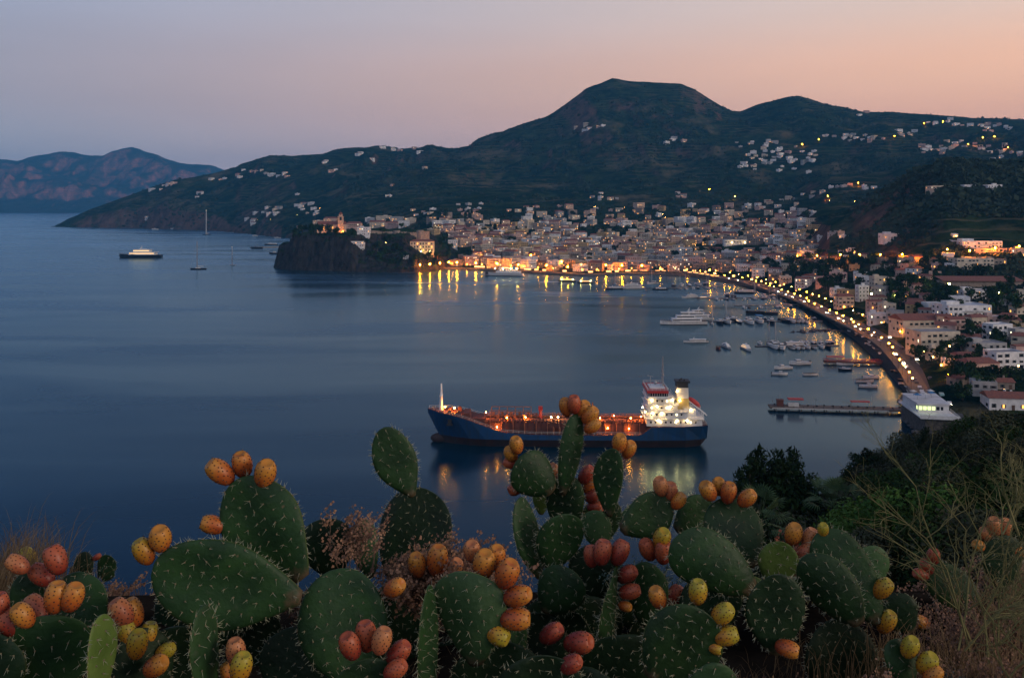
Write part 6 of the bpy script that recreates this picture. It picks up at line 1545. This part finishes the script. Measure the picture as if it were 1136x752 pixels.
# E: pale pad with the row of fruit
p = plant(520, 2.95, 'prickly pear with a pale front-facing pad edged by a curve of orange fruit')
pad(p, (528,735), (508,637), 82, 2.95, -14, -.03, 'pad_l', [(537,626,30,Og,.04,0),(550,619,27,Og,.08,15),(562,637,31,Og,.0,35),(573,661,30,Og,-.01,80),(571,686,30,Og,-.01,95),(551,703,26,Yl,-.01,120),(524,612,24,Pk,.1,0)], .02)
pad(p, (474,790), (480,650), 60, 2.9, 78, 0, 'pad', [], .014, 1.3)
pad(p, (545,800), (562,712), 105, 3.1, 5, 0, 'pad_d', [(611,703,27,Rd,-.1,60),(641,713,31,Rd,-.15,75)])
pad(p, (600,800), (606,725), 98, 2.8, 0, 0, 'pad_d', [(632,737,26,Rd,.0,60)])
pad(p, (575,760), (574,672), 60, 3.2, 70, 0, 'pad', [], .015)
# F: upper middle, against the ship
p = plant(630, 4.1, 'tallest prickly pear in the middle, narrow upright pads crossing the tanker hull')
pad(p, (624,548), (640,460), 29, 4.1, 20, 0, 'pad', [(628,452,19,Og,.03,-15),(637,449,19,Rd,0,0),(646,455,20,Og,.03,25),(654,461,20,Og,.0,40),(657,473,18,Og,-.02,60)], .022)
pad(p, (612,545), (573,508), 50, 4.05, 12, -.03, 'pad', [(573,494,19,Og,0,-10),(567,504,18,Og,.04,-30),(566,514,14,Rd,.05),(573,541,17,Rd,.05,-120)], .018)
pad(p, (630,600), (631,527), 42, 4.15, -10, 0, 'pad', [(615,525,21,Pk,.08,-20),(606,534,18,Rd,.12,-30),(650,527,21,Rd,0,30),(655,538,20,Og,.02,50),(658,550,19,Rd,.0,70),(660,562,17,Rd,0,90)])
pad(p, (676,572), (681,496), 33, 4.0, -16, 0, 'pad', [(687,492,21,Og,0,0),(697,499,20,Og,.02,30)], .018)
pad(p, (600,640), (574,552), 38, 3.75, 45, 0, 'pad', [], .018, 1.2)
pad(p, (610,632), (632,568), 54, 3.7, 8, 0, 'pad', [], .018)
pad(p, (668,608), (655,566), 34, 4.0, 0, 0, 'pad_l')
pad(p, (604,678), (638,634), 56, 3.5, -5, 0, 'pad')
pad(p, (640,690), (636,630), 66, 4.2, 0, 0, 'pad_d')
pad(p, (664,610), (670,548), 44, 4.3, 10, 0, 'pad_d')
pad(p, (600,570), (604,540), 20, 4.3, 0, 0, 'pad_y')
pad(p, (597,780), (608,668), 70, 3.8, 0, 0, 'pad_d')
pad(p, (690,590), (716,562), 34, 4.0, 0, 0, 'pad_l')
# G: dark fruit cluster
p = plant(680, 3.4, 'prickly pear with dark red fruit cluster and an edge-on spiny pad below the tallest one')
pad(p, (668,760), (672,628), 70, 3.35, 72, 0, 'pad', [(668,613,25,Rd,0),(687,613,25,Rd,.02),(656,617,21,Rd,.06),(695,637,22,Rd,.02,60),(698,656,22,Rd,0,80),(693,672,14,Og,0,100)], .018, 1.5)
pad(p, (640,760), (655,660), 80, 3.6, 10, 0, 'pad_d')
pad(p, (660,668), (664,606), 58, 3.8, 0, 0, 'pad_d')
# H: right of centre
p = plant(740, 3.5, 'prickly pear right of the tanker stern with broad leaning pads and pink fruit')
pad(p, (690,588), (744,556), 50, 3.6, 6, .05, 'pad', [(733,540,20,Pk,0,-10),(743,546,20,Pk,.02,15),(752,556,18,Og,0,40)], .018)
pad(p, (750,588), (788,556), 38, 3.7, 0, .05, 'pad')
pad(p, (836,628), (795,556), 66, 3.5, 4, .06, 'pad', [(786,545,22,Og,0,-25),(797,540,19,Og,.05,-5),(808,547,22,Og,0,15),(828,553,21,Og,-.02,45)], .02)
pad(p, (834,652), (748,606), 66, 3.2, 2, -.05, 'pad', [], .022)
pad(p, (722,700), (716,622), 46, 3.5, -10, 0, 'pad', [(734,598,23,Yl,0,0),(719,610,23,Rd,.02,-20),(736,613,24,Rd,-.02,10)])
pad(p, (790,592), (760,575), 30, 3.8, 0, 0, 'pad_y')
pad(p, (800,700), (778,640), 70, 3.6, 0, 0, 'pad_d')
pad(p, (735,700), (690,640), 60, 3.9, 0, 0, 'pad_d')
# I: low front right of centre
p = plant(760, 2.9, 'low dark prickly pear at the bottom, right of centre, ringed by yellow-orange fruit')
pad(p, (722,752), (784,678), 92, 2.9, 0, 0, 'pad', [(730,663,24,Og,.1,-25),(774,657,25,Yl,.05,5),(801,681,25,Yl,0,50),(805,705,25,Yl,0,80),(792,718,16,Yl,.0,110)])
pad(p, (800,830), (786,732), 62, 2.7, 0, 0, 'pad')
pad(p, (690,800), (700,700), 96, 3.2, 0, 0, 'pad_d')
pad(p, (640,840), (652,740), 90, 2.9, 0, 0, 'pad_d')
# J
p = plant(860, 3.0, 'prickly pear with one round almost black pad below a yellow-green young pad')
pad(p, (862,725), (860,634), 66, 3.0, 5, 0, 'pad_d', [(873,719,23,Og,-.05,110)])
pad(p, (856,650), (868,600), 44, 3.35, -8, 0, 'pad_y', [(880,593,24,Og,.05,0),(898,598,22,Pk,.06,20),(893,612,20,Pk,.03,60),(891,633,13,Pk,0,90)])
pad(p, (836,655), (838,640), 18, 3.3, 0, 0, 'pad_y')
# K: right
p = plant(930, 3.3, 'right-hand prickly pear with a tall leaning pad narrowing to a yellow-tipped top')
pad(p, (975,690), (910,590), 62, 3.3, -8, .04, 'pad', [(913,588,16,Yl,.02,0)], .02, 1.1)
pad(p, (952,690), (893,620), 58, 3.15, -18, 0, 'pad', [], .02)
pad(p, (952,665), (974,606), 46, 3.6, 10, 0, 'pad_l', [(978,653,24,Yl,-.3,40)])
pad(p, (1010,700), (985,662), 44, 3.5, 0, 0, 'pad_d', [(983,690,25,Yl,-.2,20)])
pad(p, (940,780), (930,690), 80, 3.4, 0, 0, 'pad_d')
pad(p, (1010,760), (990,712), 40, 3.0, 10, 0, 'pad', [(1009,718,24,Yl,-.03,10),(1028,736,25,Yl,-.05,30),(1034,750,24,Og,-.08,40)])
# L
p = plant(1050, 4.0, 'small prickly pear half hidden in dry brush, three red fruit on its left edge')
pad(p, (1085,668), (1032,634), 46, 4.0, 0, 0, 'pad', [(1035,618,18,Rd,0,-10),(1028,629,18,Rd,.02,-40),(1022,637,17,Rd,0,-80)])
pad(p, (1060,700), (1040,664), 44, 4.2, 0, 0, 'pad_d', [(1008,667,15,Rd,0),(1000,672,14,Rd,0),(1022,690,20,Og,-.2)])
p = plant(1110, 3.8, 'prickly pear at the right edge behind yellow thorny twigs with faded brownish fruit')
pad(p, (1112,655), (1112,592), 48, 3.8, 10, 0, 'pad_d', [(1103,584,20,Pk,0,-10),(1114,586,20,Pk,.03,15),(1094,593,17,Pk,.02,-50),(1086,605,16,Og,0,-80),(1126,612,16,Og,0,80)])
# M: tiny cactus on the edge at left
p = plant(100, 6.2, 'small distant prickly pear on the cliff edge against the sea at left')
pad(p, (98,642), (92,612), 20, 6.0, 20, 0, 'pad_d', [(107,618,9,Rd)]); pad(p, (110,640), (124,616), 22, 6.1, 0, 0, 'pad'); pad(p, (115,645), (122,628), 16, 5.9, 0, 0, 'pad'); pad(p, (88,646), (84,626), 18, 6.0, 0, 0, 'pad_d')
# dark pads filling the foot of the plants
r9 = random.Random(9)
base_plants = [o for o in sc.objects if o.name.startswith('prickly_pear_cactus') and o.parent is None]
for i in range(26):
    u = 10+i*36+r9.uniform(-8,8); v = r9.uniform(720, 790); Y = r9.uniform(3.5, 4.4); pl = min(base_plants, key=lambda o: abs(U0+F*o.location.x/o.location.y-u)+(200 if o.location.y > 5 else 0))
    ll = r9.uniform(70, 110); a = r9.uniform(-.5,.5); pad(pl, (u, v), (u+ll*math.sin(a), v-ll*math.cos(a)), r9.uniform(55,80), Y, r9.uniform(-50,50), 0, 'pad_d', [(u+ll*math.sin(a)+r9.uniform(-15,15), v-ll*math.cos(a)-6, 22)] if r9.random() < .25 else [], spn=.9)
print('pads', padn)

# ================================================================== dry plants
M['straw'] = principled('dry_straw', (.11,.065,.028), .9, c2=(.20,.13,.06), scale=6)
M['twig'] = principled('brown_twigs', (.10,.06,.04), .95, c2=(.20,.12,.08), scale=8)
M['seed'] = principled('dry_seed_heads', (.17,.085,.052), .95, c2=(.30,.17,.10), scale=12)
M['rust'] = principled('rust_flower_heads', (.14,.035,.02), .95, c2=(.22,.07,.035), scale=12)
M['thorn'] = principled('yellow_green_stems', (.11,.11,.035), .85, c2=(.19,.165,.06), scale=5)
M['sage'] = principled('grey_green_leaves', (.045,.085,.075), .9, c2=(.09,.14,.12), scale=9)
def dry_bush(name, u, vb, Y, hpx, wpx, n, smat, hmat, label, cat, seed, seeds=14, ssz=.0045, droop=.3, group=None, rr=.0022, curl=.5):
    r_ = random.Random(seed); k = Y/F; P = at(u, vb, Y); t = empty(name, P); tag(t, label, cat, group); b = MB(); s = MB()
    for i in range(n):
        a = r_.uniform(0, 6.28); H = hpx*k*r_.uniform(.55, 1.0); q = r_.random()**.6*wpx*k*.5; d = Vector((math.cos(a)*q, math.sin(a)*q*.6, H)); p0 = Vector((r_.gauss(0,.03)+d.x*.3, r_.gauss(0,.02)+d.y*.3, -.12)); pts = [p0]; m_ = 5
        for j in range(1, m_+1): f_ = j/m_; pts.append(p0+d*f_+Vector((r_.gauss(0,.012), r_.gauss(0,.012), -droop*H*f_**3*.5))+Vector((d.x,d.y,0))*curl*f_**2)
        b.path(pts, [rr*(1-.75*j/m_) for j in range(m_+1)], 3)
        for w_ in range(seeds):
            f_ = r_.uniform(.3, 1); j = min(m_-1, int(f_*m_)); c = pts[j].lerp(pts[j+1], f_*m_-j); dv = Vector((r_.gauss(0,1), r_.gauss(0,1), r_.gauss(.3,.8))).normalized()*r_.uniform(.012,.05)*hpx*k*4
            e = c+dv*.6; b.tube(c, e, rr*.35, rr*.2, 3, cap=False)
            for z_ in range(5):
                g = c+dv*r_.uniform(.3,.75)+Vector((r_.gauss(0,ssz*1.6),)*3); x_ = Vector((r_.gauss(0,1), r_.gauss(0,1), r_.gauss(0,1))).normalized()*ssz*r_.uniform(.6,1.5); y_ = x_.orthogonal()*.7
                s.add([tuple(g-x_), tuple(g-y_), tuple(g+x_), tuple(g+y_)], [(0,1,2,3)])
    b.build('stems', smat, t); s.build('seed_heads', hmat, t); return t
GB = 'dried plants among the cacti'
T_, S_m = M['twig'], M['seed']
dry_bush('dried_plume_plant', 490, 660, 3.25, 118, 95, 95, T_, S_m, 'tall dry brown plume of seed heads left of centre, below the ship bow', 'dry plant', 1, 30, .005, .5, GB)
dry_bush('dried_plume_plant', 524, 655, 3.4, 98, 60, 55, T_, S_m, 'smaller dry brown plume just right of the tall one', 'dry plant', 2, 22, .004, .5, GB)
dry_bush('dried_stalk_plant', 398, 602, 3.2, 88, 34, 11, T_, S_m, 'thin dry stalks with reddish seeds standing against the sea', 'dry plant', 3, 26, .0042, .2, GB)
dry_bush('dried_stalk_plant', 362, 672, 3.1, 72, 60, 30, T_, S_m, 'low dry seed heads between the three large left pads', 'dry plant', 4, 22, .004, .4, GB)
dry_bush('dried_stalk_plant', 440, 700, 3.9, 110, 120, 40, T_, S_m, 'tangled dry stems in the shade left of the pale pad', 'dry plant', 5, 14, .004, .5, GB)
dry_bush('rust_umbel_plant', 898, 640, 4.2, 78, 62, 13, M['thorn'], M['rust'], 'rust-red dried flower umbels standing before the dark bushes', 'dry plant', 6, 30, .0075, .1, GB)
dry_bush('rust_umbel_plant', 945, 640, 4.4, 46, 30, 6, M['thorn'], M['rust'], 'smaller rust-red umbel right of the leaning pad top', 'dry plant', 7, 26, .007, .1, GB)
dry_bush('wormwood', 712, 640, 3.7, 56, 40, 26, M['sage'], M['sage'], 'grey-green feathery plant between the middle cacti', 'plant', 8, 24, .004, .2, GB)
dry_bush('wormwood', 1108, 770, 3.0, 60, 90, 30, M['sage'], M['sage'], 'blue-green feathery plant in the bottom right corner', 'plant', 9, 22, .004, .2, GB)
for i, (u, vb, Y, hp, wp, n, lab) in enumerate(((1010,700,4.6,90,110,36,'brown dry brush right of the leaning pads'),(1060,740,3.9,110,130,50,'dense brown dry brush at the lower right'),(1115,740,3.6,130,120,50,'tall dense brown dry brush along the right edge'),(1090,790,3.0,110,150,50,'lowest dense dry brush at the bottom right'),(960,790,2.9,70,120,46,'pale dry seed-head cushion at the bottom, left of the yellow fruit'),(880,800,2.8,80,110,44,'pale dry seed-head cushion under the almost black pad'),(820,780,3.2,70,80,24,'dry twigs between the low dark cactus and the black pad'),(690,780,3.6,80,110,26,'dry twigs at the foot of the middle cacti'),(975,690,4.4,50,70,18,'thin dry stems behind the yellow fruit'),(130,700,5.0,66,90,30,'grey-brown dry brush behind the left fruit'),(120,660,6.4,30,120,30,'low dry tufts on the cliff edge at left'),(20,760,3.2,120,70,30,'dry brush behind the corner cactus'),(1128,660,4.6,90,60,26,'dry brush behind the yellow thorny bush'),(1020,790,2.7,80,100,34,'straw-coloured brush at the bottom right of the yellow fruit'))):
    dry_bush('dried_shrub', u, vb, Y, hp, wp, int(n*1.8), T_ if i % 3 else M['straw'], S_m if i not in (4,5) else M['straw'], lab, 'dry plant', 20+i, 22, .0042 if Y < 4.5 else .006, .4, GB)
def thorn_bush(u, vb, Y, hpx, wpx, label, seed, n=9):
    r_ = random.Random(seed); k = Y/F; P = at(u, vb, Y); t = empty('thorny_bush', P); tag(t, label, 'thorn bush'); b = MB()
    def grow(p, d, ln, rad, dep):
        q = p; d = d.normalized(); m_ = 3; 
        for j in range(m_):
            e = q+d*ln/m_; b.tube(q, e, rad, rad*.85, 4, cap=False); d = (d+Vector((r_.gauss(0,.22), r_.gauss(0,.22), r_.gauss(.03,.16)))).normalized(); q = e; rad *= .87
            if dep > 0:
                for c in range(r_.choice([1,1,2])): grow(q, d+Vector((r_.gauss(0,.75), r_.gauss(0,.6), r_.gauss(.1,.4))), ln*r_.uniform(.4,.68), rad*.75, dep-1)
            elif r_.random() < .9: b.tube(q, q+Vector((r_.gauss(0,1), r_.gauss(0,1), r_.gauss(0,1))).normalized()*.018, rad*.6, .0003, 3, cap=False)
    for i in range(n): grow(Vector((r_.gauss(0,.04),r_.gauss(0,.04),-.1)), Vector((r_.gauss(0,.42)*wpx/hpx*1.3, r_.gauss(0,.2), 1)), hpx*k*.62*r_.uniform(.75,1.15), .0042, 3)
    b.build('stems', M['thorn'], t)
thorn_bush(1085, 690, 3.2, 240, 170, 'large bare yellow-green thorny bush at the right edge reaching above the roofs', 3, 7)
thorn_bush(1135, 560, 3.0, 120, 120, 'upper branch of yellow thorny twigs crossing the lowest roofs at the right edge', 8, 3)
thorn_bush(1120, 720, 3.0, 150, 120, 'lower yellow-green thorny twigs at the right edge', 5, 4)
# grass
def grass(name, spots, label, mat, seed):
    r_ = random.Random(seed); b = MB()
    for (u, vb, Y, hpx, wpx, n) in spots:
        k = Y/F; P = at(u, vb, Y)
        for i in range(n):
            p = P+Vector((r_.gauss(0,.35)*wpx*k, r_.gauss(0,.12), -.05)); H = hpx*k*r_.uniform(.45,1); ln = Vector((r_.gauss(.08,.28), r_.gauss(0,.2), 0))*H; w_ = Vector((r_.uniform(.0012,.0022),0,0)); pr = None
            pts = [p+ln*f_**2+Vector((0,0,H*(f_-.28*f_**3))) for f_ in (0,.3,.6,.85,1)]
            vs = []
            for j, q in enumerate(pts): ww = w_*(1-j/4.2); vs += [tuple(q-ww), tuple(q+ww)]
            b.add(vs, [(2*j,2*j+1,2*j+3,2*j+2) for j in range(4)])
    tag(b.build(name, mat), label, 'grass', kind='stuff')
grass('dry_grass', [(20,660,3.6,118,60,420),(5,640,3.9,100,40,200),(55,680,3.7,80,50,140),(140,672,5.4,36,120,300),(200,690,4.6,50,90,160),(980,740,3.4,80,160,260),(1080,770,3.1,110,140,420),(1120,700,3.6,110,70,220),(700,770,3.8,60,300,220),(440,770,3.6,90,200,220),(870,770,3.4,60,120,200)], 'tall dry straw-coloured grass between the cacti', M['straw'], 31)

# small street trees on the landward side of the coast road
items = []; lt = offset(rp, 8.5)
for i in range(2, len(rp)-2, 2):
    p = lt[i]
    if p.y < 430 or (i*7) % 5 < 2: continue
    items.append(dict(u=U0+F*p.x/p.y, p=p, k=i, base='small street tree', zone='along the coast road'))
number_labels(items, None)
for it in items: tree('town_tree', it['p'].x, it['p'].y, it['p'].z, 5.5+(it['k'] % 3), 4.5+(it['k'] % 4)*.6, it['label'], 'street trees along the coast road', it['k'])
